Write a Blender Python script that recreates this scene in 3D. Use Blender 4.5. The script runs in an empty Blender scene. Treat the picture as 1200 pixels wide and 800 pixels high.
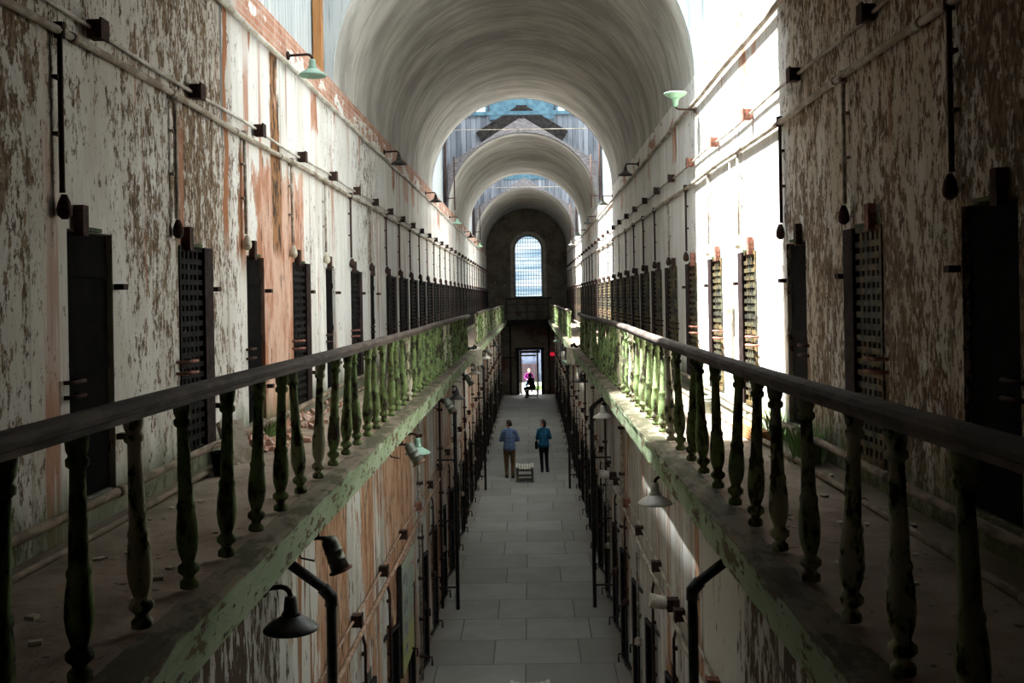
import bpy, bmesh, math, random
from mathutils import Vector, Matrix, noise as mnoise
random.seed(7)
PI = math.pi
C = bpy.context.scene.collection
SC = bpy.context.scene

# ------------------------------------------------------------------ place dimensions (metres)
CAMX, CAMZ = 0.16, 5.6
W_UP = 2.34        # half width between the upper walls
W_LO = 1.57        # half width between the lower walls
EDGE = 1.22        # half width of the gap between the galleries
GZ = 4.35          # gallery floor level
SPR = 8.44         # springing line of the vaults
RAD = W_UP
YB, YE = -3.0, 59.5
VAULTS = [(-3.0, 8.8), (13.3, 26.6), (32.2, 42.8), (48.4, 59.5)]
BAYS = [(8.8, 13.3), (26.6, 32.2), (42.8, 48.4)]
PITCH = 1.755
EAVE, RIDGE, SIDE = 12.0, 13.3, 2.51

# ------------------------------------------------------------------ mesh builder
class MB:
    def __init__(s):
        s.v, s.f, s.sm, s.mi = [], [], [], []
    def quad(s, a, b, c, d, m=0, smooth=False):
        n = len(s.v); s.v += [tuple(a), tuple(b), tuple(c), tuple(d)]
        s.f.append((n, n+1, n+2, n+3)); s.sm.append(smooth); s.mi.append(m)
    def box(s, c, d, M=None, m=0):
        cx, cy, cz = c; dx, dy, dz = d[0]/2, d[1]/2, d[2]/2
        P = [Vector((x, y, z)) for x in (-dx, dx) for y in (-dy, dy) for z in (-dz, dz)]
        if M is not None: P = [M @ p for p in P]
        n = len(s.v); s.v += [(p.x+cx, p.y+cy, p.z+cz) for p in P]
        for q in ((0,1,3,2),(4,6,7,5),(0,4,5,1),(2,3,7,6),(0,2,6,4),(1,5,7,3)):
            s.f.append(tuple(n+i for i in q)); s.sm.append(False); s.mi.append(m)
    def bar(s, a, b, w, h, m=0):
        a, b = Vector(a), Vector(b); d = b-a
        q = d.to_track_quat('Y', 'Z').to_matrix()
        s.box((a+b)/2, (w, d.length, h), q, m)
    def lathe(s, prof, at=(0,0,0), seg=14, M=None, m=0, cap=True):
        n = len(s.v); at = Vector(at)
        for r, z in prof:
            for k in range(seg):
                p = Vector((r*math.cos(2*PI*k/seg), r*math.sin(2*PI*k/seg), z))
                if M is not None: p = M @ p
                s.v.append(tuple(p+at))
        for i in range(len(prof)-1):
            for k in range(seg):
                k2 = (k+1) % seg
                s.f.append((n+i*seg+k, n+i*seg+k2, n+(i+1)*seg+k2, n+(i+1)*seg+k)); s.sm.append(True); s.mi.append(m)
        if cap:
            s.f.append(tuple(n+k for k in reversed(range(seg)))); s.sm.append(False); s.mi.append(m)
            b = n+(len(prof)-1)*seg
            s.f.append(tuple(b+k for k in range(seg))); s.sm.append(False); s.mi.append(m)
    def tube(s, pts, r, seg=8, m=0):
        pts = [Vector(p) for p in pts]; n = len(s.v)
        rr = r if isinstance(r, (list, tuple)) else [r]*len(pts)
        up = None
        for i, p in enumerate(pts):
            t = (pts[min(i+1, len(pts)-1)] - pts[max(i-1, 0)]).normalized()
            if up is None:
                up = Vector((0,0,1)) if abs(t.z) < .9 else Vector((1,0,0))
            a = t.cross(up).normalized(); up = a.cross(t).normalized()
            for k in range(seg):
                g = 2*PI*k/seg
                s.v.append(tuple(p + a*math.cos(g)*rr[i] + up*math.sin(g)*rr[i]))
        for i in range(len(pts)-1):
            for k in range(seg):
                k2 = (k+1) % seg
                s.f.append((n+i*seg+k, n+(i+1)*seg+k, n+(i+1)*seg+k2, n+i*seg+k2)); s.sm.append(True); s.mi.append(m)
        s.f.append(tuple(n+k for k in range(seg))); s.sm.append(False); s.mi.append(m)
        b = n+(len(pts)-1)*seg
        s.f.append(tuple(b+k for k in reversed(range(seg)))); s.sm.append(False); s.mi.append(m)
    def sweep(s, prof, pts, m=0):
        # prof: closed list of (x,z) offsets; pts run mainly along +Y
        n = len(s.v); L = len(prof)
        for p in pts:
            for (x, z) in prof: s.v.append((p[0]+x, p[1], p[2]+z))
        for i in range(len(pts)-1):
            for k in range(L):
                k2 = (k+1) % L
                s.f.append((n+i*L+k, n+i*L+k2, n+(i+1)*L+k2, n+(i+1)*L+k)); s.sm.append(False); s.mi.append(m)
        s.f.append(tuple(n+k for k in reversed(range(L)))); s.sm.append(False); s.mi.append(m)
        b = n+(len(pts)-1)*L
        s.f.append(tuple(b+k for k in range(L))); s.sm.append(False); s.mi.append(m)
    def mesh(s, name, mats, fix=True, bevel=0):
        me = bpy.data.meshes.new(name)
        me.from_pydata(s.v, [], s.f)
        for p, sm, mi in zip(me.polygons, s.sm, s.mi):
            p.use_smooth = sm; p.material_index = mi
        if fix:
            bm = bmesh.new(); bm.from_mesh(me)
            bmesh.ops.recalc_face_normals(bm, faces=bm.faces)
            bm.to_mesh(me); bm.free()
        for m in (mats if isinstance(mats, (list, tuple)) else [mats]): me.materials.append(m)
        me.update()
        return me
    def build(s, name, mats, parent=None, fix=True, bevel=0):
        o = bpy.data.objects.new(name, s.mesh(name, mats, fix)); C.objects.link(o)
        if parent: o.parent = parent
        if bevel:
            b = o.modifiers.new('bevel', 'BEVEL'); b.width = bevel; b.segments = 2; b.limit_method = 'ANGLE'
        return o

def tag(o, label, cat, group=None, kind=None):
    o['label'] = label; o['category'] = cat
    if group: o['group'] = group
    if kind: o['kind'] = kind
    return o
def thing(name, loc, label, cat, group=None, rz=0):
    o = bpy.data.objects.new(name, None); C.objects.link(o)
    o.location = loc; o.rotation_euler = (0, 0, rz); o.empty_display_size = .1
    return tag(o, label, cat, group)
def struct(o):
    o['kind'] = 'structure'; return o
def copy_tree(o, parent=None):
    c = o.copy(); C.objects.link(c)
    if parent: c.parent = parent
    for ch in list(o.children): copy_tree(ch, c)
    return c

ORD = ['first', 'second', 'third', 'fourth', 'fifth', 'sixth', 'seventh', 'eighth', 'ninth', 'tenth', 'eleventh', 'twelfth']

# ------------------------------------------------------------------ material helpers
class N:
    def __init__(s, name, rough=.9, spec=.2):
        s.m = bpy.data.materials.new(name); s.m.use_nodes = True
        s.t = s.m.node_tree; s.n = s.t.nodes; s.l = s.t.links
        s.b = s.n['Principled BSDF']
        s.b.inputs['Roughness'].default_value = rough
        s.b.inputs['Specular IOR Level'].default_value = spec
        tc = s.n.new('ShaderNodeTexCoord'); s.obj = tc.outputs['Object']
        sp = s.n.new('ShaderNodeSeparateXYZ'); s.l.new(s.obj, sp.inputs[0])
        s.x, s.y, s.z = sp.outputs
    def _in(s, sock, v):
        if isinstance(v, bpy.types.NodeSocket): s.l.new(v, sock)
        elif v is not None:
            if isinstance(v, tuple) and len(v) == 3 and sock.type == 'RGBA': v = (*v, 1)
            sock.default_value = v
    def math(s, op, a, b=None, c=None):
        n = s.n.new('ShaderNodeMath'); n.operation = op
        s._in(n.inputs[0], a)
        if b is not None: s._in(n.inputs[1], b)
        if c is not None: s._in(n.inputs[2], c)
        return n.outputs[0]
    def add(s, a, b): return s.math('ADD', a, b)
    def mul(s, a, b): return s.math('MULTIPLY', a, b)
    def vec(s, x, y, z):
        n = s.n.new('ShaderNodeCombineXYZ')
        s._in(n.inputs[0], x); s._in(n.inputs[1], y); s._in(n.inputs[2], z); return n.outputs[0]
    def sc(s, ax, ay, az, ox=0.):
        n = s.n.new('ShaderNodeMapping'); s.l.new(s.obj, n.inputs['Vector'])
        n.inputs['Scale'].default_value = (ax, ay, az); n.inputs['Location'].default_value = (ox, ox*.7, ox*1.3)
        return n.outputs[0]
    def noise(s, v, scale=1., detail=4., rough=.55, dist=0.):
        n = s.n.new('ShaderNodeTexNoise'); s.l.new(v, n.inputs['Vector'])
        n.inputs['Scale'].default_value = scale; n.inputs['Detail'].default_value = detail
        n.inputs['Roughness'].default_value = rough; n.inputs['Distortion'].default_value = dist
        return n.outputs[0]
    def step(s, v, lo, hi, a=0., b=1.):
        n = s.n.new('ShaderNodeMapRange'); n.interpolation_type = 'SMOOTHSTEP'
        s._in(n.inputs[0], v); s._in(n.inputs[1], lo); s._in(n.inputs[2], hi)
        n.inputs[3].default_value = a; n.inputs[4].default_value = b
        return n.outputs[0]
    def lin(s, v, lo, hi, a=0., b=1.):
        n = s.n.new('ShaderNodeMapRange')
        s._in(n.inputs[0], v); n.inputs[1].default_value = lo; n.inputs[2].default_value = hi
        n.inputs[3].default_value = a; n.inputs[4].default_value = b
        return n.outputs[0]
    def mix(s, f, a, b):
        n = s.n.new('ShaderNodeMix'); n.data_type = 'RGBA'
        s._in(n.inputs[0], f); s._in(n.inputs[6], a); s._in(n.inputs[7], b); return n.outputs[2]
    def band(s, v, lo, hi, e=.05):
        return s.mul(s.step(v, lo-e, lo+e), s.step(v, hi-e, hi+e, 1., 0.))
    def col(s, c): s._in(s.b.inputs['Base Color'], c)
    def bump(s, h, strength=.4, dist=.02):
        n = s.n.new('ShaderNodeBump'); n.inputs['Strength'].default_value = strength
        n.inputs['Distance'].default_value = dist; s.l.new(h, n.inputs['Height'])
        s.l.new(n.outputs[0], s.b.inputs['Normal'])

def brick_nodes(k, swap=True):
    bt = k.n.new('ShaderNodeTexBrick')
    k.l.new(k.vec(k.y, k.z, 0.), bt.inputs['Vector'])
    bt.inputs['Scale'].default_value = 1.0
    bt.inputs['Brick Width'].default_value = .22; bt.inputs['Row Height'].default_value = .075
    bt.inputs['Mortar Size'].default_value = .008
    bt.inputs['Color1'].default_value = (.34, .13, .075, 1); bt.inputs['Color2'].default_value = (.46, .24, .16, 1)
    bt.inputs['Mortar'].default_value = (.42, .36, .30, 1)
    return bt.outputs['Color']

def m_wall_upper(name, side):
    k = N(name)
    o = 3.1 if side < 0 else 11.7
    big = k.noise(k.sc(.35, .35, .22, o), 1., 3.)
    med = k.noise(k.sc(1.6, 1.6, .5, o), 1., 4.)
    base = k.mix(k.step(med, .35, .7), (.77, .76, .73), (.62, .59, .54))
    base = k.mix(k.step(k.noise(k.sc(5, 5, .6, o+2), 1., 3.), .5, .75), base, (.84, .835, .81))
    near_brown = k.mul(k.step(k.y, 8.2, 9.3, 1., 0.), k.step(k.noise(k.sc(2.2, 2.2, .9, o+3), 1., 6., .65), .3, .6))  # patchy brown tint over the near stretch of wall
    base = k.mix(k.mul(near_brown, .55 if side < 0 else .9), base, (.50, .45, .37) if side < 0 else (.54, .45, .34))
    # brown flecks where the whitewash has flaked off
    fl = k.add(k.mul(k.noise(k.sc(34., 34., 15., o), 1., 6., .75, .1), .6), k.mul(k.noise(k.sc(9., 9., 4., o+8), 1., 4., .6), .4))
    near = k.step(k.y, 8.0, 9.4, 1., 0.)
    t = k.add(k.mul(near, -.095), .61)
    if side < 0:
        t = k.add(t, k.step(k.y, 4.9, 6.0, -.035, 0.))  # denser flecks nearest the viewer, partly painting in the falloff of light
        low = k.step(k.z, 5.4, 7.2, 1., 0.)
        t = k.add(t, k.mul(k.mul(low, near), .036))
        t = k.add(t, k.mul(k.band(k.y, 6.2, 6.9, .2), -.02))
    else:
        t = k.add(t, k.mul(near, -.02))
    t = k.add(t, k.mul(k.add(big, -.5), .42))
    f = k.step(fl, k.add(t, -.012), k.add(t, .012))
    brown = k.mix(k.step(k.noise(k.sc(30, 30, 14), 1., 2.), .4, .6), (.10, .062, .035), (.24, .17, .105))
    colr = k.mix(f, base, brown)
    # vertical streaks, rust and damp
    st = k.noise(k.sc(5., 5., .22, o+5), 1., 5., .6)
    sm = k.mul(k.step(st, *((.565, .62) if side < 0 else (.60, .66))), k.step(k.noise(k.sc(.6, .6, .5, o+9), 1., 2.), .42, .6))
    colr = k.mix(k.mul(sm, .85 if side < 0 else .35), colr, (.42, .19, .11))
    st2 = k.noise(k.sc(8., 8., .3, o+15), 1., 4., .6)
    colr = k.mix(k.mul(k.step(st2, .6, .68), .5), colr, (.27, .23, .18))
    wob = k.mul(k.add(k.noise(k.sc(3.5, 3.5, 1.1, 40.), 1., 6., .7), -.5), 1.3)
    yw = k.add(k.y, wob)
    zw = k.add(k.z, k.mul(wob, 1.3))
    pinkc = k.mix(k.step(k.noise(k.sc(4, 4, 1.5, 2), 1., 6., .65), .42, .62), (.60, .40, .31), (.40, .18, .105))
    pinkc = k.mix(k.step(k.noise(k.sc(14, 14, 3, 6), 1., 5., .7), .58, .64), pinkc, (.10, .06, .04))
    bk = brick_nodes(k)
    if side < 0:
        p = k.mul(k.band(yw, 9.3, 11.3, .04), k.step(zw, 6.9, 7.0, 1., 0.))
        colr = k.mix(p, colr, pinkc)
        # bare brick columns
        c1 = k.mul(k.band(k.add(k.y, k.mul(wob, .5)), 10.0, 10.34, .03), k.step(k.z, 6.0, 6.2))
        colr = k.mix(c1, colr, k.mix(k.step(k.noise(k.sc(12, 12, 5), 1., 4.), .45, .6), (.30, .15, .07), (.045, .03, .02)))
        c2 = k.mul(k.band(k.add(k.y, k.mul(wob, .3)), 8.42, 8.54, .012), k.step(k.z, 5.9, 6.3))
        colr = k.mix(c2, colr, (.36, .15, .07))
        c3 = k.mul(k.band(k.add(k.y, k.mul(wob, .6)), 8.82, 9.02, .02), k.band(k.z, 5.9, 7.0, .2))
        colr = k.mix(c3, colr, (.30, .14, .07))
        c4 = k.mul(k.band(k.y, 8.36, 8.42, .008), k.step(k.z, 6.9, 7.0))
        colr = k.mix(c4, colr, (.2, .21, .2))
    band = k.band(k.z, 8.09, 8.6, .02)
    bm = k.step(k.noise(k.sc(1.1, 1.1, 2.2, o+4), 1., 6., .7), *( (.44, .47) if side < 0 else (.55, .58)))
    bm = k.math('MAXIMUM', bm, k.step(k.z, 8.33, 8.36)) if side < 0 else bm
    bm = k.mul(bm, k.step(k.y, 8.6, 9.0))
    colr = k.mix(k.mul(band, bm), colr, k.mix(.35 if side < 0 else .2, bk, pinkc))
    # brick showing just below the band
    lowp = k.mul(k.band(k.add(k.z, k.mul(wob, .5)), 7.6, 8.1, .05), k.step(k.noise(k.sc(1.3, 1.3, .3, o+7), 1., 4., .6), .58, .6))
    colr = k.mix(k.mul(lowp, k.step(k.y, 8.8, 9.2)), colr, pinkc)
    # green mould at the foot of the wall
    gm = k.step(k.add(k.z, k.mul(k.add(k.noise(k.sc(4, 4, 1.2, o), 1., 5.), -.5), .7)), 4.45, 4.8, 1., 0.)
    colr = k.mix(k.mul(gm, .75), colr, k.mix(k.noise(k.sc(15, 15, 15), 1., 3.), (.035, .06, .02), (.14, .17, .07)))
    k.col(colr)
    h = k.add(k.mul(f, -.7), k.mul(k.noise(k.sc(20, 20, 8), 1., 5.), .6))
    k.bump(h, .55, .02)
    return k.m

def m_wall_lower(name, side):
    k = N(name)
    o = 23.1 if side < 0 else 51.7
    base = k.mix(k.step(k.noise(k.sc(2.2, 2.2, .5, o), 1., 4.), .35, .65), (.68, .68, .64), (.44, .42, .37))
    st = k.noise(k.sc(1.35, 1.35, .22, o), 1., 8., .7, .5)
    orange = k.mix(k.step(k.noise(k.sc(5, 5, 1.2, 2), 1., 6., .68), .4, .62), (.56, .37, .25), (.36, .17, .085))
    orange = k.mix(k.step(k.noise(k.sc(13, 13, 3, 6), 1., 5., .7), .57, .63), orange, (.13, .08, .05))
    t0 = .50 if side < 0 else .55
    nearm = k.step(k.y, 6.9, 7.3)
    colr = k.mix(k.mul(k.step(st, t0, t0+.012), nearm), base, orange)
    if side < 0:
        wob = k.mul(k.add(k.noise(k.sc(5., 5., 1.6, 40.), 1., 7., .75), -.5), .7)
        yw = k.add(k.y, wob)
        colr = k.mix(k.band(yw, 8.15, 9.5, .015), colr, orange)
        colr = k.mix(k.band(yw, 7.3, 8.15, .015), colr, k.mix(k.step(k.noise(k.sc(6, 6, .5, 3), 1., 3.), .58, .62), (.72, .71, .66), (.36, .17, .08)))
        colr = k.mix(k.band(yw, 12.1, 14.6, .03), colr, orange)
    else:
        colr = k.mix(k.band(k.y, 8.75, 9.0, .02), colr, orange)
        colr = k.mix(k.band(k.y, 6.9, 8.6, .05), colr, (.70, .69, .64))
    st2 = k.noise(k.sc(7., 7., .35, o+5), 1., 5., .6)
    colr = k.mix(k.mul(k.step(st2, .585, .64), .8), colr, (.15, .12, .085))
    fl = k.noise(k.sc(10., 10., 3.5, o), 1., 8., .68, .2)
    near = k.step(k.y, 6.6, 7.2, 1., 0.)
    t = k.add(k.mul(near, -.13), .62)
    f = k.step(fl, k.add(t, -.02), k.add(t, .02))
    colr = k.mix(f, colr, (.11, .08, .05))
    k.col(colr)
    k.bump(k.add(k.mul(k.noise(k.sc(16, 16, 3), 1., 6.), .8), k.mul(f, -.4)), .6, .025)
    return k.m

def m_vault():
    k = N('vault whitewash')
    arc = k.noise(k.sc(.8, 6., .8, 3), 1., 5., .65)
    base = k.mix(k.step(k.noise(k.sc(.7, 1.4, .7), 1., 5.), .35, .65), (.52, .50, .455), (.33, .31, .28))
    colr = k.mix(k.mul(k.step(arc, .48, .62), .45), base, (.22, .20, .18))
    ch = k.noise(k.sc(1.4, 16., 1.4, 8), 1., 6., .7)
    colr = k.mix(k.mul(k.step(ch, .6, .64), k.step(k.noise(k.sc(.9, .5, .9, 9), 1., 2.), .45, .6)), colr, (.72, .71, .67))
    k.col(colr); k.bump(k.add(arc, k.noise(k.sc(6, 14, 6), 1., 5.)), .3, .03)
    return k.m

def m_end():
    k = N('end wall plaster')
    v = k.noise(k.sc(.9, .9, .9, 5), 1., 8., .7)
    colr = k.mix(k.step(v, .4, .62), (.20, .175, .14), (.10, .085, .068))
    colr = k.mix(k.step(k.noise(k.sc(3, 3, 3, 2), 1., 6., .7), .6, .7), colr, (.32, .28, .22))
    colr = k.mix(k.mul(k.step(k.noise(k.sc(.8, .8, .5, 22), 1., 6., .7), .55, .6), k.step(k.z, 4.6, 5.2, 1., 0.)), colr, (.12, .055, .035))
    k.col(colr); k.bump(v, .5, .04)
    return k.m

def m_floor():
    k = N('stone slab floor', .7, .35)
    bt = k.n.new('ShaderNodeTexBrick')
    k.l.new(k.vec(k.x, k.y, 0.), bt.inputs['Vector'])
    bt.offset = .37; bt.squash = .8; bt.squash_frequency = 3
    bt.inputs['Scale'].default_value = 1.; bt.inputs['Brick Width'].default_value = 1.35
    bt.inputs['Row Height'].default_value = 1.12; bt.inputs['Mortar Size'].default_value = .012
    bt.inputs['Color1'].default_value = (.30, .29, .255, 1); bt.inputs['Color2'].default_value = (.215, .205, .18, 1)
    bt.inputs['Mortar'].default_value = (.10, .095, .085, 1)
    v = k.noise(k.sc(1.2, 1.2, 1), 1., 7., .65)
    colr = k.mix(k.mul(k.step(v, .35, .7), .5), bt.outputs['Color'], (.17, .16, .14))
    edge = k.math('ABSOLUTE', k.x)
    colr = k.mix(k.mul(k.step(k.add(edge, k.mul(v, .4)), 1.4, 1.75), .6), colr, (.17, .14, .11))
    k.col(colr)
    k.bump(k.add(k.mul(bt.outputs['Fac'], -1.), k.mul(v, .3)), .35, .02)
    return k.m

def m_gallery():
    k = N('gallery floor dusty concrete', .95)
    v = k.noise(k.sc(2.5, 2.5, 2.5), 1., 8., .65)
    colr = k.mix(k.step(v, .38, .66), (.37, .29, .225), (.24, .18, .135))
    colr = k.mix(k.step(k.noise(k.sc(11, 11, 11), 1., 6., .7), .6, .66), colr, (.10, .075, .055))
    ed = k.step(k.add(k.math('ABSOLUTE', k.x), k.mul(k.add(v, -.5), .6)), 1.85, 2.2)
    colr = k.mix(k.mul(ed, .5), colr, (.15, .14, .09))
    k.col(colr); k.bump(k.noise(k.sc(9, 9, 9), 1., 8., .7), .6, .02)
    return k.m

def m_fascia():
    k = N('peeling green paint')
    v = k.noise(k.sc(5, 2.5, 7), 1., 8., .7)
    g = k.mix(k.step(k.noise(k.sc(2, 1.3, 3, 4), 1., 4.), .35, .65), (.31, .41, .23), (.43, .52, .35))
    colr = k.mix(k.step(v, .53, .57), g, (.17, .13, .08))
    colr = k.mix(k.step(k.noise(k.sc(16, 8, 16, 4), 1., 5., .7), .6, .65), colr, (.05, .045, .03))
    colr = k.mix(k.step(k.z, 4.34, 4.352), colr, k.mix(k.step(v, .45, .55), (.20, .165, .12), (.09, .085, .05)))
    k.col(colr); k.bump(v, .8, .02)
    return k.m

def m_baluster():
    k = N('mossy green balusters')
    oi = k.n.new('ShaderNodeObjectInfo')
    rnd = oi.outputs['Random']
    n = k.n.new('ShaderNodeTexNoise'); n.noise_dimensions = '4D'
    k.l.new(k.sc(18, 18, 9), n.inputs['Vector']); k.l.new(k.mul(rnd, 30.), n.inputs['W'])
    n.inputs['Scale'].default_value = 1.; n.inputs['Detail'].default_value = 6; n.inputs['Roughness'].default_value = .65
    v = n.outputs[0]
    g = k.mix(k.step(v, .4, .6), (.20, .275, .11), (.085, .12, .045))
    cream = k.mix(k.step(v, .5, .52), (.50, .47, .36), (.30, .36, .19))
    colr = k.mix(k.step(rnd, .72, .92), g, cream)
    colr = k.mix(k.step(v, .53, .57), colr, (.05, .042, .028))
    k.col(colr); k.bump(v, .8, .01)
    return k.m

def m_simple(name, c1, c2, scale=8., rough=.8, metal=0., spec=.3, thr=(.42, .58), stretch=(1, 1, 1), bump=.3):
    k = N(name, rough, spec)
    v = k.noise(k.sc(scale*stretch[0], scale*stretch[1], scale*stretch[2]), 1., 6., .65)
    k.col(k.mix(k.step(v, *thr), c1, c2)); k.b.inputs['Metallic'].default_value = metal
    if bump: k.bump(v, bump, .01)
    return k.m

def m_boards(name, c1, c2, dark, w=.13, axis='x'):
    k = N(name)
    u = k.x if axis == 'x' else k.y
    fr = k.math('FRACT', k.math('DIVIDE', u, w))
    idx = k.math('FLOOR', k.math('DIVIDE', u, w))
    wn = k.n.new('ShaderNodeTexWhiteNoise'); wn.noise_dimensions = '1D'; k.l.new(idx, wn.inputs['W'])
    v = k.noise(k.sc(22, 22, .9), 1., 5., .65)
    colr = k.mix(wn.outputs['Value'], c1, c2)
    colr = k.mix(k.mul(k.step(v, .5, .68), .7), colr, dark)
    gap = k.step(k.math('ABSOLUTE', k.add(fr, -.5)), .455, .48)
    colr = k.mix(gap, colr, dark)
    k.col(colr); k.bump(k.add(k.mul(gap, -1.), v), .5, .015)
    return k.m

def m_glass(name, tint, rough=.1, trans=.9):
    m = bpy.data.materials.new(name); m.use_nodes = True
    t = m.node_tree; n = t.nodes; n.clear()
    out = n.new('ShaderNodeOutputMaterial'); a = n.new('ShaderNodeBsdfTransparent'); b = n.new('ShaderNodeBsdfGlossy')
    a.inputs[0].default_value = (*tint, 1); b.inputs['Roughness'].default_value = rough
    mx = n.new('ShaderNodeMixShader'); mx.inputs[0].default_value = 1-trans
    t.links.new(a.outputs[0], mx.inputs[1]); t.links.new(b.outputs[0], mx.inputs[2]); t.links.new(mx.outputs[0], out.inputs[0])
    return m

M = {}
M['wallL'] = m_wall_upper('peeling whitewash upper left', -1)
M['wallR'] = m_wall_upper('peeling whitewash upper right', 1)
M['lowL'] = m_wall_lower('peeling plaster lower left', -1)
M['lowR'] = m_wall_lower('peeling plaster lower right', 1)
M['cell'] = m_simple('shade toned cell plaster', (.035, .03, .026), (.06, .05, .04), 3.)  # dark colour stands for the unlit inside of the cells
M['vault'] = m_vault()
M['end'] = m_end()
M['floor'] = m_floor()
M['gallery'] = m_gallery()
M['fascia'] = m_fascia()
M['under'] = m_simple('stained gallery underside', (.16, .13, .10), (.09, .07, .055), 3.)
M['bal'] = m_baluster()
M['rail'] = m_simple('weathered wood handrail', (.105, .08, .066), (.05, .038, .032), 9., .8, stretch=(1, .25, 1), bump=.4)
M['railpale'] = m_simple('pale worn wood', (.42, .36, .29), (.25, .2, .15), 9., .8)
M['gate'] = None
k = N('rusty ochre gate paint', .7, .3)
v = k.noise(k.sc(16, 16, 12), 1., 6., .65); v2 = k.noise(k.sc(4, 4, 3, 5), 1., 3.)
kc = k.mix(k.step(v, .45, .55), (.014, .012, .011), (.085, .08, .045))
kc = k.mix(k.mul(k.step(v2, .5, .6), k.step(v, .42, .46)), kc, (.14, .095, .035))
k.col(kc); k.bump(v, .5, .01); M['gate'] = k.m
M['gateshade'] = m_simple('shade toned gate iron', (.010, .009, .009), (.05, .055, .03), 16., .85, spec=.1, thr=(.58, .64))  # darker copy of the gate paint, putting the left side's shade into colour
M['stile'] = m_simple('dark maroon iron', (.016, .010, .010), (.035, .022, .02), 12., .8, spec=.1)
M['door'] = m_simple('blackened iron plate', (.004, .004, .004), (.008, .007, .007), 6., .95, spec=.04, bump=0)
M['rust'] = m_simple('rusty pink iron', (.33, .14, .10), (.16, .07, .05), 25., .8)
M['dark'] = m_simple('dark brown iron', (.04, .026, .023), (.07, .038, .03), 20., .8, spec=.1)
M['black'] = m_simple('black iron', (.012, .012, .012), (.03, .028, .025), 20., .55)
M['pipe'] = m_simple('painted pipe', (.46, .42, .35), (.26, .21, .16), 12., .75, stretch=(1, .3, 1))
M['floorpipe'] = m_simple('dusty brown pipe', (.27, .21, .15), (.14, .105, .075), 12., .85, stretch=(1, .3, 1))
M['pipew'] = m_simple('white painted conduit', (.66, .64, .58), (.42, .38, .31), 10., .7, stretch=(1, .3, 1))
M['pipel'] = m_simple('orange stained conduit', (.40, .27, .19), (.24, .15, .1), 10., .7)
M['enamel'] = m_simple('green enamel shade', (.22, .36, .28), (.15, .25, .2), 14., .4, spec=.5, thr=(.55, .7))
M['enamelp'] = m_simple('pale green enamel', (.30, .52, .34), (.16, .27, .17), 12., .4, spec=.5, thr=(.5, .65))
M['shadedark'] = m_simple('dark grey enamel', (.035, .035, .035), (.075, .07, .06), 12., .4, spec=.5)
M['shadecream'] = m_simple('cream grey enamel', (.46, .43, .36), (.28, .25, .2), 12., .45, spec=.5, thr=(.55, .7))
M['brick'] = m_simple('broken brick', (.42, .22, .15), (.55, .40, .32), 10.)
M['boardw'] = m_boards('white painted boards', (.52, .54, .53), (.42, .455, .46), (.20, .23, .24), .15, 'y')
M['boardg'] = m_boards('weathered grey boards', (.25, .265, .30), (.10, .11, .13), (.035, .035, .04), .16, 'x')
M['boardp'] = m_simple('weathered grey pediment timber', (.20, .185, .185), (.105, .09, .095), 6., .9, stretch=(1, 1, 6))
M['timber'] = m_simple('black old timber', (.012, .011, .011), (.028, .024, .022), 8., .9, spec=.1)
M['blue'] = m_simple('blue painted frame', (.045, .10, .135), (.07, .145, .185), 6., .6)
M['orangewood'] = m_simple('orange stained timber post', (.42, .20, .075), (.26, .11, .04), 6., .8, stretch=(1, 1, .2))
M['stonew'] = m_simple('pale window stone', (.42, .40, .36), (.30, .28, .24), 5.)
M['glassroof'] = m_glass('roof glazing', (.88, .94, .96), .1, .93)
M['cream'] = m_simple('cream broken plaster', (.62, .58, .48), (.42, .38, .28), 6.)
M['benchw'] = m_simple('pale bench slats', (.50, .49, .40), (.36, .35, .28), 10., .7, stretch=(1, .1, 1))
M['benchf'] = m_simple('brown bench frame', (.17, .145, .11), (.11, .09, .07), 10., .7)
M['grass'] = m_simple('weed leaves', (.10, .22, .05), (.17, .30, .08), 10.)
M['moss'] = m_simple('moss', (.05, .085, .025), (.02, .03, .012), 20.)

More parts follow.
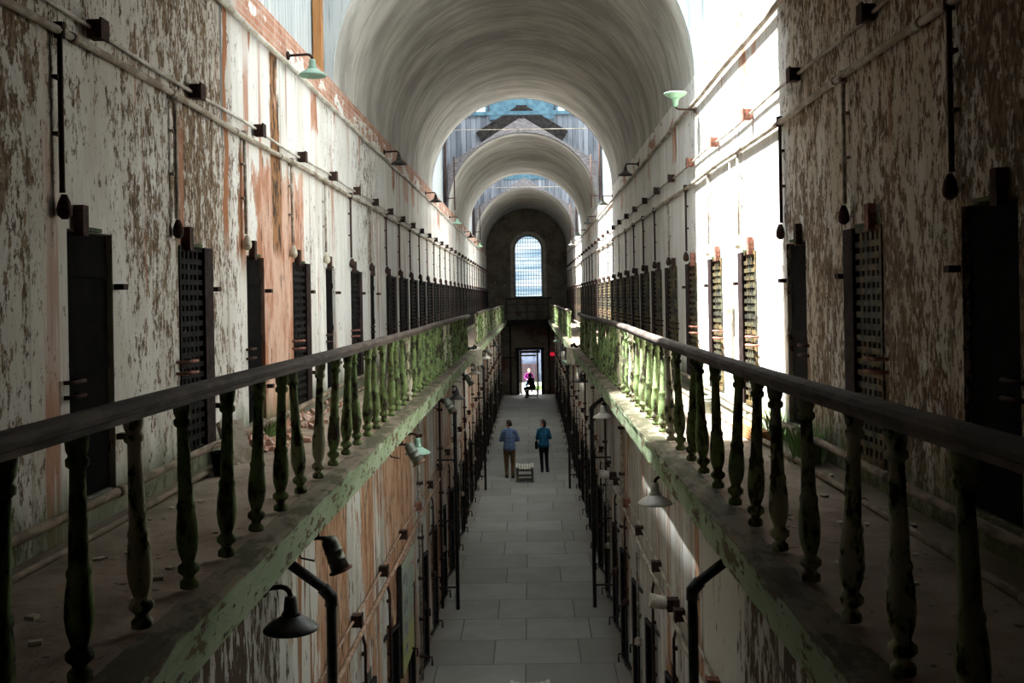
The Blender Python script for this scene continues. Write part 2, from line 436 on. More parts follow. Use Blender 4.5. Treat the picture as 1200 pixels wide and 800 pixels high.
# ------------------------------------------------------------------ setting: walls with door recesses
def wall_with_doors(name, s, xf, y0, y1, z0, z1, doors, mats, depth=.34, top=None):
    mb = MB()
    def Q(ya, yb, za, zb):
        # subdivide the face for a gently uneven surface
        ny = max(1, int((yb-ya)/.35)); nz = max(1, int((zb-za)/.5))
        for i in range(ny):
            for j in range(nz):
                a, b = ya+(yb-ya)*i/ny, ya+(yb-ya)*(i+1)/ny
                c, d = za+(zb-za)*j/nz, za+(zb-za)*(j+1)/nz
                mb.quad((s*xf, a, c), (s*xf, b, c), (s*xf, b, d), (s*xf, a, d), 0)
    y = y0
    for (yc, w, zb, zt) in doors:
        a, b = yc-w/2, yc+w/2
        if a > y: Q(y, a, z0, z1)
        if zb > z0: Q(a, b, z0, zb)
        Q(a, b, zt, z1)
        x2 = s*(xf+depth)
        X = s*xf
        mb.quad((X, a, zb), (x2, a, zb), (x2, a, zt), (X, a, zt))
        mb.quad((X, b, zb), (X, b, zt), (x2, b, zt), (x2, b, zb))
        mb.quad((X, a, zb), (X, b, zb), (x2, b, zb), (x2, a, zb))
        mb.quad((X, a, zt), (x2, a, zt), (x2, b, zt), (X, b, zt))
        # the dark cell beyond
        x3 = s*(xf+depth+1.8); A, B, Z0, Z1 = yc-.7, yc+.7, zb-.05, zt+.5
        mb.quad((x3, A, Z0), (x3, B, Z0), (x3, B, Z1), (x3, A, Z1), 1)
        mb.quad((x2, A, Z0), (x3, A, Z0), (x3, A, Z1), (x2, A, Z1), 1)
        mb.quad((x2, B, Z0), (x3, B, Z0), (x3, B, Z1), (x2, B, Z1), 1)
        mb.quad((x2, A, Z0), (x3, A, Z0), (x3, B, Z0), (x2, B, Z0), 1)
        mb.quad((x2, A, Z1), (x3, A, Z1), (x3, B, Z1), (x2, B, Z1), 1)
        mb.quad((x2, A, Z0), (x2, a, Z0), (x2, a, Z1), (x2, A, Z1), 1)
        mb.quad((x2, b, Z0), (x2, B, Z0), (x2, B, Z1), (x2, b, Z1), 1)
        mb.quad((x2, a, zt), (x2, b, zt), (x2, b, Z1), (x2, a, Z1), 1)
        y = b
    Q(y, y1, z0, z1)
    if top:
        mb.quad((s*xf, y0, z1), (s*xf, y1, z1), (s*(xf+top), y1, z1), (s*(xf+top), y0, z1))
    return struct(mb.build(name, mats, fix=False))

DZ0, DZ1 = 4.51, 6.02
upL = [5.84 + PITCH*i for i in range(-3, 31)]; upL = [y for y in upL if -1 < y < 58.6]
upR = [4.86 + PITCH*i for i in range(-3, 31)]; upR = [y for y in upR if -1 < y < 58.6]
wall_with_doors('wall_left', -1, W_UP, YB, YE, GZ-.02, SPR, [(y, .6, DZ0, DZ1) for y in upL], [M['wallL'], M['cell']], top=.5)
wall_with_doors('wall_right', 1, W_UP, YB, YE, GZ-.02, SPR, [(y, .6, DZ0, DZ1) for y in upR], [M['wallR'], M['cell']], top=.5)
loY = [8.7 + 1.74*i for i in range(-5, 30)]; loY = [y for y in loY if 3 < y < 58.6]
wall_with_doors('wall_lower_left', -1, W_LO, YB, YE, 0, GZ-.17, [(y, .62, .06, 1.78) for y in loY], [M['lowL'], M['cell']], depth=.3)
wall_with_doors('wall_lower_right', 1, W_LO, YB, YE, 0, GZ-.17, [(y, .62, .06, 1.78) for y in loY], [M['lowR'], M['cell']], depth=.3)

mb = MB()
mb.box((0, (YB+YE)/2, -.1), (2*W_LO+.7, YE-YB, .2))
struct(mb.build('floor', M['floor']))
for s, nm in ((-1, 'left'), (1, 'right')):
    mb = MB()
    n = 90
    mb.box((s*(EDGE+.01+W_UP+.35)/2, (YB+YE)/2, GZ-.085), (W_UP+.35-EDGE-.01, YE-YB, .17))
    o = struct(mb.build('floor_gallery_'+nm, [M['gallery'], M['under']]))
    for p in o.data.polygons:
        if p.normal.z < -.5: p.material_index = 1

# fascia with irregular chipped edges
for q, s in ((1, -1), (2, 1)):
    mb = MB(); pts = []; ny = 700
    prof = [(-.03, -.21), (.03, -.215), (.035, -.06), (.055, -.045), (.058, .0), (.03, .012), (-.10, .014), (-.10, -.03)]
    if s > 0: prof = [(-a, b) for a, b in prof][::-1]
    base = len(mb.v)
    L = len(prof)
    for i in range(ny+1):
        y = YB + (YE-YB)*i/ny
        wx = .012*math.sin(y*.35+s) + .006*math.sin(y*1.3)
        for j, (a, b) in enumerate(prof):
            nz = mnoise.noise(Vector((y*4., j*3.1, s*5.)))*.011 + mnoise.noise(Vector((y*14., j*7.1, s*5.)))*.007
            mb.v.append((s*EDGE + a + nz + wx*s*0.5, y, GZ + b + nz*.8*(1 if j < 5 else .25)))
    for i in range(ny):
        for j in range(L):
            j2 = (j+1) % L
            mb.f.append((i*L+j, i*L+j2, (i+1)*L+j2, (i+1)*L+j)); mb.sm.append(False); mb.mi.append(0)
    struct(mb.build('trim_%d' % q, M['fascia']))

# unseen dark wall added behind the viewer to block light
mb = MB(); mb.box((0, YB-.1, 5.5), (6, .2, 12))
struct(mb.build('wall_back_blocker', M['timber']))

# end wall: doorway below, arched window above
WX, WR, WSP, WSILL = .10, .84, 8.42, 5.62
DX0, DX1, DTOP = -.52, .74, 2.58
mb = MB(); ye = YE; th = .55
def endq(x0, x1, z0, z1): mb.quad((x0, ye, z0), (x1, ye, z0), (x1, ye, z1), (x0, ye, z1))
endq(-2.9, DX0, 0, GZ); endq(DX1, 2.9, 0, GZ); endq(DX0, DX1, DTOP, GZ)
endq(-2.9, 2.9, GZ, WSILL); endq(-2.9, WX-WR, WSILL, WSP); endq(WX+WR, 2.9, WSILL, WSP)
ns = 24
for i in range(ns):
    a0, a1 = PI-PI*i/ns, PI-PI*(i+1)/ns
    xa, za = WX+WR*math.cos(a0), WSP+WR*math.sin(a0); xb, zb = WX+WR*math.cos(a1), WSP+WR*math.sin(a1)
    mb.quad((xa, ye, za), (xb, ye, zb), (xb, ye, 11.2), (xa, ye, 11.2))
    mb.quad((xa, ye, za), (xb, ye, zb), (xb, ye+th, zb), (xa, ye+th, za), 1)
endq(-2.9, WX-WR, WSP, 11.2); endq(WX+WR, 2.9, WSP, 11.2)
for x in (WX-WR, WX+WR): mb.quad((x, ye, WSILL), (x, ye+th, WSILL), (x, ye+th, WSP), (x, ye, WSP), 1)
mb.quad((WX-WR, ye, WSILL), (WX+WR, ye, WSILL), (WX+WR, ye+th, WSILL), (WX-WR, ye+th, WSILL), 1)
for x in (DX0, DX1): mb.quad((x, ye, 0), (x, ye+th, 0), (x, ye+th, DTOP), (x, ye, DTOP))
mb.quad((DX0, ye, DTOP), (DX1, ye, DTOP), (DX1, ye+th, DTOP), (DX0, ye+th, DTOP))
struct(mb.build('wall_end', [M['end'], M['stonew']], fix=False))
# hood mould + pale surround + impost line
mb = MB()
def arch_strip(r0, r1, cx, cz, y0, y1, n=28, legs=0.):
    pr = []
    if legs: pr.append((PI, -legs))
    for i in range(n+1): pr.append((PI-PI*i/n, 0))
    if legs: pr.append((0., -legs))
    for (a, e), (b, f) in zip(pr[:-1], pr[1:]):
        P = lambda r, t, q, y: (cx+r*math.cos(t), y, cz+r*math.sin(t)+q)
        mb.quad(P(r0,a,e,y0), P(r1,a,e,y0), P(r1,b,f,y0), P(r0,b,f,y0))
        mb.quad(P(r1,a,e,y0), P(r1,a,e,y1), P(r1,b,f,y1), P(r1,b,f,y0))
        mb.quad(P(r0,a,e,y0), P(r0,b,f,y0), P(r0,b,f,y1), P(r0,a,e,y1))
arch_strip(WR, WR+.20, WX, WSP, ye-.05, ye, legs=WSP-WSILL)
struct(mb.build('trim_3', M['stonew'], fix=False))
mb = MB()
arch_strip(1.24, 1.36, WX, SPR, ye-.08, ye)
mb.box(((-2.34+WX-1.24)/2, ye-.04, SPR), (2.34+WX-1.24, .08, .12)); mb.box(((2.34+WX+1.24)/2, ye-.04, SPR), (2.34-WX-1.24, .08, .12))
struct(mb.build('trim_4', M['end'], fix=False))
# window_1: frame, bars, glass
mb = MB()
arch_strip(WR-.07, WR, WX, WSP, ye+.25, ye+.32, legs=WSP-WSILL)
mb.box((WX, ye+.28, WSILL+.04), (2*WR, .07, .08))
win = struct(mb.build('window_1', M['black'], fix=False))
mb = MB()
for i in range(-5, 6):
    x = WX+i*.15; h = math.sqrt(max(0, (WR-.04)**2-(x-WX)**2))
    mb.box((x, ye+.27, (WSILL+WSP+h)/2), (.022, .02, WSP+h-WSILL))
for j in range(1, 17):
    z = WSILL+j*.215; h = WR-.05 if z < WSP else math.sqrt(max(.01, (WR-.05)**2-(z-WSP)**2))
    mb.box((WX, ye+.29, z), (2*h, .02, .022))
mb.build('window_bars', M['black'], win)
mb = MB()
n = len(mb.v); pts = [(WX-WR+.03, WSILL), (WX+WR-.03, WSILL)] + [(WX+(WR-.03)*math.cos(PI*i/20), WSP+(WR-.03)*math.sin(PI*i/20)) for i in range(21)]
mb.v += [(x, ye+.31, z) for x, z in pts]; mb.f.append(tuple(range(len(pts)))); mb.sm.append(False); mb.mi.append(0)
gm = bpy.data.materials.new('banded dirty window glass'); gm.use_nodes = True
t = gm.node_tree; nn = t.nodes; nn.clear()
out = nn.new('ShaderNodeOutputMaterial'); tr = nn.new('ShaderNodeBsdfTransparent'); tl = nn.new('ShaderNodeBsdfTranslucent'); mx = nn.new('ShaderNodeMixShader')
tc = nn.new('ShaderNodeTexCoord'); mp = nn.new('ShaderNodeMapping'); mp.inputs['Scale'].default_value = (.25, 1, 2.2)
no = nn.new('ShaderNodeTexNoise'); no.inputs['Scale'].default_value = 1.3; no.inputs['Detail'].default_value = 4
cr = nn.new('ShaderNodeValToRGB'); cr.color_ramp.elements[0].position = .42; cr.color_ramp.elements[0].color = (.07, .105, .13, 1)
cr.color_ramp.elements[1].position = .6; cr.color_ramp.elements[1].color = (.17, .20, .215, 1)
t.links.new(tc.outputs['Object'], mp.inputs[0]); t.links.new(mp.outputs[0], no.inputs[0]); t.links.new(no.outputs[0], cr.inputs[0])
t.links.new(cr.outputs[0], tr.inputs[0]); t.links.new(cr.outputs[0], tl.inputs[0])
mx.inputs[0].default_value = .35
t.links.new(tr.outputs[0], mx.inputs[1]); t.links.new(tl.outputs[0], mx.inputs[2]); t.links.new(mx.outputs[0], out.inputs[0])
mb.build('window_pane', gm, win, fix=False)

# ------------------------------------------------------------------ vaults
mb = MB(); mb.box((0, (YB+8.8)/2, SPR+.1), (2*W_UP+.6, 8.8-YB, .2))  # unseen flat ceiling, set low to block skylight from the near walls
struct(mb.build('ceiling', M['under']))
for (a, b) in VAULTS[1:]:
    mb = MB(); n = 48; ny = max(2, int((b-a)/.5)); R2 = RAD+.32
    for i in range(n):
        t0, t1 = PI*i/n, PI*(i+1)/n
        P = lambda r, t, y: (r*math.cos(t), y, SPR+r*math.sin(t))
        for j in range(ny):
            ya, yb = a+(b-a)*j/ny, a+(b-a)*(j+1)/ny
            mb.quad(P(RAD,t0,ya), P(RAD,t0,yb), P(RAD,t1,yb), P(RAD,t1,ya), 0, True)
        mb.quad(P(R2,t0,a), P(R2,t1,a), P(R2,t1,b), P(R2,t0,b), 0, True)
        mb.quad(P(RAD,t0,a), P(RAD,t1,a), P(R2,t1,a), P(R2,t0,a))
        mb.quad(P(RAD,t0,b), P(R2,t0,b), P(R2,t1,b), P(RAD,t1,b))
    o = mb.build('ceiling', M['vault'], fix=False)
    bm = bmesh.new(); bm.from_mesh(o.data); bmesh.ops.remove_doubles(bm, verts=bm.verts, dist=1e-4); bm.to_mesh(o.data); bm.free()
    struct(o)

# ------------------------------------------------------------------ skylight bays
def arch_z(x): return SPR + math.sqrt(max(0, RAD*RAD-x*x))
def roof_z(x): return RIDGE - (RIDGE-EAVE)*abs(x)/SIDE
trimno = [5]
def trim(mb, m, fix=True):
    o = struct(mb.build('trim_%d' % trimno[0], m, fix=fix)); trimno[0] += 1; return o
for bi, (a, b) in enumerate(BAYS):
    # side boarding
    for s, nm in ((-1, 'left'), (1, 'right')):
        mb = MB()
        mb.box((s*(SIDE+.04), (a+b)/2, (SPR+EAVE)/2), (.08, b-a, EAVE-SPR))
        for y in (a+.02, b-.02): pass
        struct(mb.build('wall_skylight_'+nm, M['boardw']))
    # gable faces at both ends
    for face, (y, d) in enumerate(((a, 1), (b, -1))):
        mb = MB(); n = 40
        xs = [-SIDE] + [RAD*math.cos(PI-PI*i/n) for i in range(n+1)] + [SIDE]
        for x0, x1 in zip(xs[:-1], xs[1:]):
            z0 = arch_z(x0) if abs(x0) < RAD else SPR
            z1 = arch_z(x1) if abs(x1) < RAD else SPR
            if bi == 0 and face == 0: z0 = z1 = SPR  # unseen gable closed down to the flat ceiling to block light
            yf = y + d*.06
            mb.quad((x0, yf, z0), (x1, yf, z1), (x1, yf, roof_z(x1)), (x0, yf, roof_z(x0)))
            mb.quad((x0, yf, z0), (x0, y, z0), (x1, y, z1), (x1, yf, z1))
            mb.quad((x0, y, z0), (x1, y, z1), (x1, y, roof_z(x1)), (x0, y, roof_z(x0)))
        struct(mb.build('wall_gable', M['boardg'] if bi else M['boardw'], fix=False))
    y = b
    if bi:
        # weathered pediment hugging the arch
        ap, sl = 11.27, .62
        mb = MB(); n = 40
        xs = [RAD*math.cos(PI-PI*i/n) for i in range(n+1)]
        for x0, x1 in zip(xs[:-1], xs[1:]):
            za, zb = arch_z(x0), arch_z(x1); ra, rb = max(ap-sl*abs(x0), za+.02), max(ap-sl*abs(x1), zb+.02)
            f = y-.22
            mb.quad((x0, f, za), (x1, f, zb), (x1, f, rb), (x0, f, ra))
            mb.quad((x0, f, ra), (x1, f, rb), (x1, y-.06, rb), (x0, y-.06, ra))
            mb.quad((x0, f, za), (x0, y-.06, za), (x1, y-.06, zb), (x1, f, zb))
        trim(mb, M['boardp'], False)
        mb = MB()
        for s in (-1, 1):
            mb.bar((0, y-.14, ap+.22), (s*1.35, y-.14, ap+.22-.62*1.35), .1, .34)
        mb.bar((0, y-.25, ap-.05), (0, y-.25, ap+.1), .1, .1)
        mb.box((0, y-.14, ap+.19), (.34, .1, .34))
        if bi == 1: trim(mb, M['timber'])
        # blue framed clerestory windows in the gable
        for s in (-1, 1):
            cx, cz, w, h = s*1.42, 11.65, .62, .55
            wn = MB()
            for dx in (-w/2, w/2): wn.box((cx+dx, y-.12, cz), (.07, .1, h+.07))
            for dz in (-h/2, h/2): wn.box((cx, y-.12, cz+dz), (w, .1, .07))
            wo = struct(wn.build('window_%d' % (2+bi*2+(s > 0)), M['blue']))
            pn = MB(); pn.box((cx, y-.085, cz), (w-.05, .01, h-.05))
            pm = bpy.data.materials.get('glowing clerestory pane')
            if not pm:
                pm = bpy.data.materials.new('glowing clerestory pane'); pm.use_nodes = True
                bb = pm.node_tree.nodes['Principled BSDF']; bb.inputs['Base Color'].default_value = (.9, .93, 1, 1); bb.inputs['Roughness'].default_value = .15
                bb.inputs['Emission Color'].default_value = (.85, .92, 1, 1); bb.inputs['Emission Strength'].default_value = .8  # pane glows to stand in for the sky behind it
            pn.build('window_pane', pm, wo)
        mb = MB(); mb.box((0, y-.1, 11.95), (4.9, .07, .13)); mb.box((0, y-.09, 11.55), (2.0, .04, .7)); trim(mb, M['blue'])
    # tie beams and rafters
    mb = MB()
    for yy, zt in ((((a+b)/2-.9, EAVE-.1), ((a+b)/2+.9, EAVE-.1)) if not bi else ((b-1.2, 11.2), (a+1.4, 11.6))): mb.box((0, yy, zt), (2*SIDE, .09, .11))
    trim(mb, M['blue'])
    if bi:
        mb = MB(); mb.tube([(-SIDE, b-1.2, 10.72), (SIDE, b-1.2, 10.70)], .013); trim(mb, M['railpale'])
    roof = MB()
    nr = 7
    for i in range(nr+1):
        yy = a+(b-a)*i/nr
        for s in (-1, 1): roof.bar((s*SIDE, yy, EAVE), (0, yy, RIDGE), .05, .09)
    roof.box((0, (a+b)/2, RIDGE), (.12, b-a, .12))
    for s in (-1, 1): roof.box((s*SIDE, (a+b)/2, EAVE), (.16, b-a, .1))
    wo = struct(roof.build('window_%d' % (10+bi), M['blue']))
    pn = MB()
    for s in (-1, 1): pn.quad((s*SIDE, a, EAVE+.06), (s*SIDE, b, EAVE+.06), (0, b, RIDGE+.06), (0, a, RIDGE+.06))
    pn.build('window_pane', M['glassroof'], wo, fix=False)
    # corner posts and hanging downpipes
    if bi == 0:
        mb = MB(); mb.box((-SIDE+.07, b-.45, (SPR+EAVE)/2), (.1, .16, EAVE-SPR)); trim(mb, M['orangewood'])
    for s in (-1, 1):
        if bi:
            t = thing('downpipe', (s*(SIDE-.12), b-.5, 8.6), 'slim dark downpipe beside the %s side of the %s skylit gap' % ('left' if s < 0 else 'right', ('', 'middle', 'farthest')[bi]), 'pipe', 'skylight downpipes')
            p = MB(); p.tube([(0, 0, 0), (0, 0, 2.3)], .035); p.build('pipe', M['dark'], t)
            p = MB(); p.tube([(-s*.28, -.1, -.25), (-s*.28, -.1, 1.4)], .02); p.build('rod', M['dark'], t)
            p = MB(); p.bar((0, 0, .12), (-s*.3, -.1, .12), .03, .03); p.build('bracket', M['dark'], t)

# ------------------------------------------------------------------ railings
BALP = [(.026, 0), (.040, .006), (.041, .03), (.026, .045), (.025, .055), (.046, .075), (.047, .095), (.028, .112),
        (.030, .125), (.043, .165), (.048, .21), (.045, .28), (.037, .335), (.041, .345), (.040, .36), (.033, .372),
        (.030, .50), (.026, .64), (.025, .685), (.037, .695), (.038, .715), (.028, .725), (.036, .745), (.040, .80)]
bal_mesh = MB(); bal_mesh.lathe(BALP, seg=14); BALM = bal_mesh.mesh('baluster', M['bal'])
RP = [(-.036, -.035), (.036, -.035), (.036, -.012), (.050, -.006), (.052, .012), (.040, .030), (.018, .038), (-.018, .038), (-.040, .030), (-.052, .012), (-.050, -.006), (-.036, -.012)]
def railing(s, y0, y1, ys, label, wob=.012):
    xr = s*1.345
    root = thing('railing', (xr, y0, GZ), label, 'railing', 'gallery railings')
    pts = []; n = max(4, int((y1-y0)/.4))
    for i in range(n+1):
        y = (y1-y0)*i/n; Y = y+y0
        pts.append((-s*.03 + wob*math.sin(Y*.5+s) + wob*.6*math.sin(Y*1.1), y, .855 + wob*math.sin(Y*.42+1.+s)))
    mb = MB(); mb.sweep(RP, pts); mb.build('handrail', M['rail'], root)
    for j, y in enumerate(ys):
        o = bpy.data.objects.new('baluster', BALM); C.objects.link(o); o.parent = root
        Y = y; i = min(n, max(0, (y-y0)/(y1-y0)*n)); i0 = min(n-1, int(i)); f = i-i0
        rx = pts[i0][0]*(1-f)+pts[i0+1][0]*f; rz = pts[i0][2]*(1-f)+pts[i0+1][2]*f
        r = random.Random(int(y*100)+(s > 0)*999)
        H = rz-.03
        o.location = (0, y-y0, 0.012)
        o.scale = (1, 1, (H-.012)/.80)
        o.rotation_euler = (r.uniform(-.012, .012), math.atan2(rx, H), r.uniform(0, 6))
    return root
P_B = .542
railing(-1, 1.0, 24.4, [3.92+P_B*k for k in range(-5, 38)], 'long green balustrade with brown handrail along left gallery nearest the viewer')
railing(1, 1.0, 24.4, [3.85+P_B*k for k in range(-5, 38)], 'long green balustrade with brown handrail along right gallery nearest the viewer')
railing(-1, 28.2, 37.6, [28.3+P_B*.55*k for k in range(32)], 'short mossy balustrade on left gallery just past the gap in the railing')
railing(1, 30.6, 42.5, [30.7+P_B*.55*k for k in range(40)], 'short mossy balustrade on right gallery just past the gap in the railing')
railing(-1, 38.6, 57.6, [38.7+P_B*k for k in range(35)], 'farthest green balustrade on left gallery running to end wall')
railing(1, 44.0, 57.6, [44.1+P_B*k for k in range(25)], 'farthest green balustrade on right gallery running to end wall')
# broken cream landing stubs where the railing stops
for s in (-1, 1):
    nm = 'left' if s < 0 else 'right'
    mb = MB(); y0 = 24.6; n = 10
    for i in range(n):
        f0, f1 = i/n, (i+1)/n
        for (fa, fb) in ((f0, f1),):
            xa = EDGE - .17*math.sin(PI*fa); xb = EDGE - .17*math.sin(PI*fb)
            ya, yb = y0+1.8*fa, y0+1.8*fb
            mb.quad((s*xa, ya, GZ+.02), (s*xb, yb, GZ+.02), (s*(EDGE+.1), yb, GZ+.02), (s*(EDGE+.1), ya, GZ+.02))
            mb.quad((s*xa, ya, GZ+.02), (s*xb, yb, GZ+.02), (s*xb, yb, GZ-.4), (s*xa, ya, GZ-.36))
            mb.quad((s*xa, ya, GZ-.36), (s*xb, yb, GZ-.4), (s*(EDGE+.1), yb, GZ-.4), (s*(EDGE+.1), ya, GZ-.36))
    tag(mb.build('landing_stub', M['cream'], fix=False), 'broken cream plaster stub on the %s gallery edge at the railing gap' % nm, 'landing', 'landing stubs')
    r = random.Random(5+s)
    mb = MB()
    for i in range(14):
        mb.box((s*(EDGE+.06+r.uniform(-.12, .15)), 25.2+r.uniform(-.5, .6), GZ+.03+r.uniform(0, .04)), (r.uniform(.03, .08), r.uniform(.03, .09), r.uniform(.02, .05)), Matrix.Rotation(r.uniform(0, 3), 3, (r.random(), r.random(), 1)))
    tag(mb.build('rubble', M['timber']), 'dark broken debris lying on the %s gallery edge at the railing gap' % nm, 'rubble', 'debris on the railing gap', 'stuff')

# ------------------------------------------------------------------ gates and doors
def make_gate(s, kind, h=DZ1-DZ0, w=.6):
    """s: +1 faces +x (left wall). origin at sill centre on the wall face; built inside the opening"""
    root = bpy.data.objects.new('cell_gate' if kind != 'solid' else 'cell_door', None); C.objects.link(root)
    far = kind == 'far'
    if far: kind = 'lattice'
    x = s*(.02 if far else -.005) if kind == 'lattice' else -s*.05
    warm = M['rust'] if (kind == 'lattice' and s < 0 and not far) else M['dark']  # rust for lit right-hand brackets, dark otherwise: light put into the colour
    gm_ = M['gateshade'] if s > 0 else M['gate']
    mb = MB()
    if kind == 'lattice':
        f = .035
        mb.box((x, -w/2+f/2, h/2), (.03, f, h)); mb.box((x, 0, f/2), (.03, w, f)); mb.box((x, 0, h-f/2), (.03, w, f))
        mb.build('frame', gm_, root)
        mb = MB(); mb.box((x+s*.012, w/2-.085, h/2), (.045, .17, h)); mb.build('stile', M['stile'], root)
        mb = MB(); a, b = -w/2+f, w/2-.17
        nc = 5; pc = (b-a)/nc
        for i in range(1, nc): mb.box((x, a+i*pc, h/2), (.008, pc*.5, h-2*f))
        nr = 19; pr = (h-2*f)/nr
        for j in range(1, nr): mb.box((x+s*.009, (a+b)/2, f+j*pr), (.008, b-a, pr*.52))
        mb.build('lattice', gm_, root)
    else:
        mb = MB(); mb.box((x, 0, h/2), (.03, w-.02, h-.02)); mb.build('door_leaf', M['door'], root)
        mb = MB()
        for z in (.25, .75, 1.28): mb.box((x+s*.02, 0, z*h/1.5), (.012, w-.04, .07))
        mb.build('strap', M['door'], root)
    for z in (.60, .68):
        mb = MB(); y = -w/2+.03
        mb.tube([(x+s*.02, y+.12, z), (x+s*.10, y+.05, z), (x+s*.10, y-.10, z), (s*.01, y-.12, z)], .013, 6)
        mb.build('latch', M['rust'] if kind == 'lattice' and not far else M['dark'], root)
    mb = MB(); mb.box((s*.03, -w/2+.12, h+.05), (.05, .07, .17)); mb.build('pivot_bracket', warm, root)
    mb = MB(); mb.box((s*.012, -.06, h+.01), (.035, w*.5, .022)); mb.build('head_ledge', M['moss'], root)
    for z in (() if far else (.3, 1.2)):
        mb = MB(); mb.box((s*.03, w/2+.05, z), (.06, .07, .035)); mb.build('hinge', M['dark'], root)
    return root
used = set()
protos = {(s, kd): make_gate(s, kd) for s in (1, -1) for kd in ('lattice', 'solid', 'far')}
def place_gate(s, kd, loc, label, group):
    o = protos[(s, kd)]
    if (s, kd) in used: o = copy_tree(o)
    used.add((s, kd))
    if kd != 'solid':
        th = -s*math.radians(5.5 if kd == 'far' else 3.2); dy = .3
        loc = (loc[0]-math.sin(th)*dy, loc[1]-dy+math.cos(th)*dy, loc[2]); o.rotation_euler = (0, 0, th)
    o.location = loc
    tag(o, label, 'door' if kd == 'solid' else 'gate', group)
def upper_doors(ys, s, side, solid):
    vis = [y for y in ys if y > (5 if s > 0 else 4.5)]
    for i, y in enumerate(vis):
        kd = 'solid' if i in solid else ('lattice' if i < 6 else 'far')
        if i < 10:
            if kd == 'solid': lab = 'black iron cell door, %s doorway along the %s gallery from the viewer' % (ORD[i], side)
            else: lab = 'perforated rusty iron cell gate, %s doorway along the %s gallery from viewer' % (ORD[i], side)
            grp = 'cell doors on the %s gallery' % side
        elif y < 27:
            lab = 'rusty lattice cell gate on %s gallery beneath the first vault beyond the tenth doorway' % side; grp = 'lattice gates under the first vault, %s gallery' % side
        elif y < 45:
            lab = 'tiny lattice cell gate on %s gallery around the middle vault' % side; grp = 'lattice gates around the middle vault, %s gallery' % side
        else:
            lab = 'tiny far lattice cell gate on %s gallery near the end wall' % side; grp = 'lattice gates near the end wall, %s gallery' % side
        place_gate(s, kd, (-s*W_UP, y, DZ0), lab, grp)
upper_doors(upL, 1, 'left', (0, 2, 4, 6))
upper_doors(upR, -1, 'right', (0, 2))

# lower doors: tall narrow iron gates standing a little ajar with knobs and hooks
def make_lower(s):
    root = bpy.data.objects.new('iron_gate', None); C.objects.link(root)
    h, w = 1.7, .6
    mb = MB()
    mb.box((0, w/2, h/2), (.03, .035, h)); mb.box((0, 0.02, h/2), (.03, .04, h)); mb.box((0, w/2-.28, .03), (.03, w, .04)); mb.box((0, w/2-.28, h-.03), (.03, w, .04))
    mb.build('frame', M['black'], root)
    mb = MB()
    for i in range(1, 6): mb.box((0, i*.05, h/2), (.012, .02, h))
    for j in range(1, 12): mb.box((.003, w/4, h*j/12), (.012, w/2, .04))
    mb.build('lattice', M['door'], root)
    mb = MB(); mb.tube([(s*.02, .0, .9), (s*.12, -.03, .9), (s*.12, -.03, .8)], .014, 6); mb.build('latch', M['dark'], root)
    mb = MB(); mb.tube([(s*.02, .0, .18), (s*.14, -.03, .18), (s*.14, -.03, .06)], .014, 6); mb.build('hook', M['dark'], root)
    return root
lprot = {s: make_lower(s) for s in (1, -1)}; lused = set()
for s, side in ((1, 'left'), (-1, 'right')):
    vis = [y for y in loY if y > 7]
    for i, y in enumerate(vis):
        o = lprot[s]
        if s in lused: o = copy_tree(o)
        lused.add(s)
        o.location = (-s*(W_LO-.04), y-.28, .07); o.rotation_euler = (0, 0, -s*math.radians(6 + (i*7) % 5))
        if i < 8: tag(o, 'black iron cell gate ajar on ground floor, %s gate along the %s lower wall' % (ORD[i], side), 'gate', 'ground floor gates, %s side' % side)
        elif y < 33: tag(o, 'black iron gate on %s lower wall between the eighth gate and the standing couple' % side, 'gate', 'middle ground floor gates, %s side' % side)
        else: tag(o, 'tiny black iron gate on %s lower wall beyond the standing couple' % side, 'gate', 'far ground floor gates, %s side' % side)

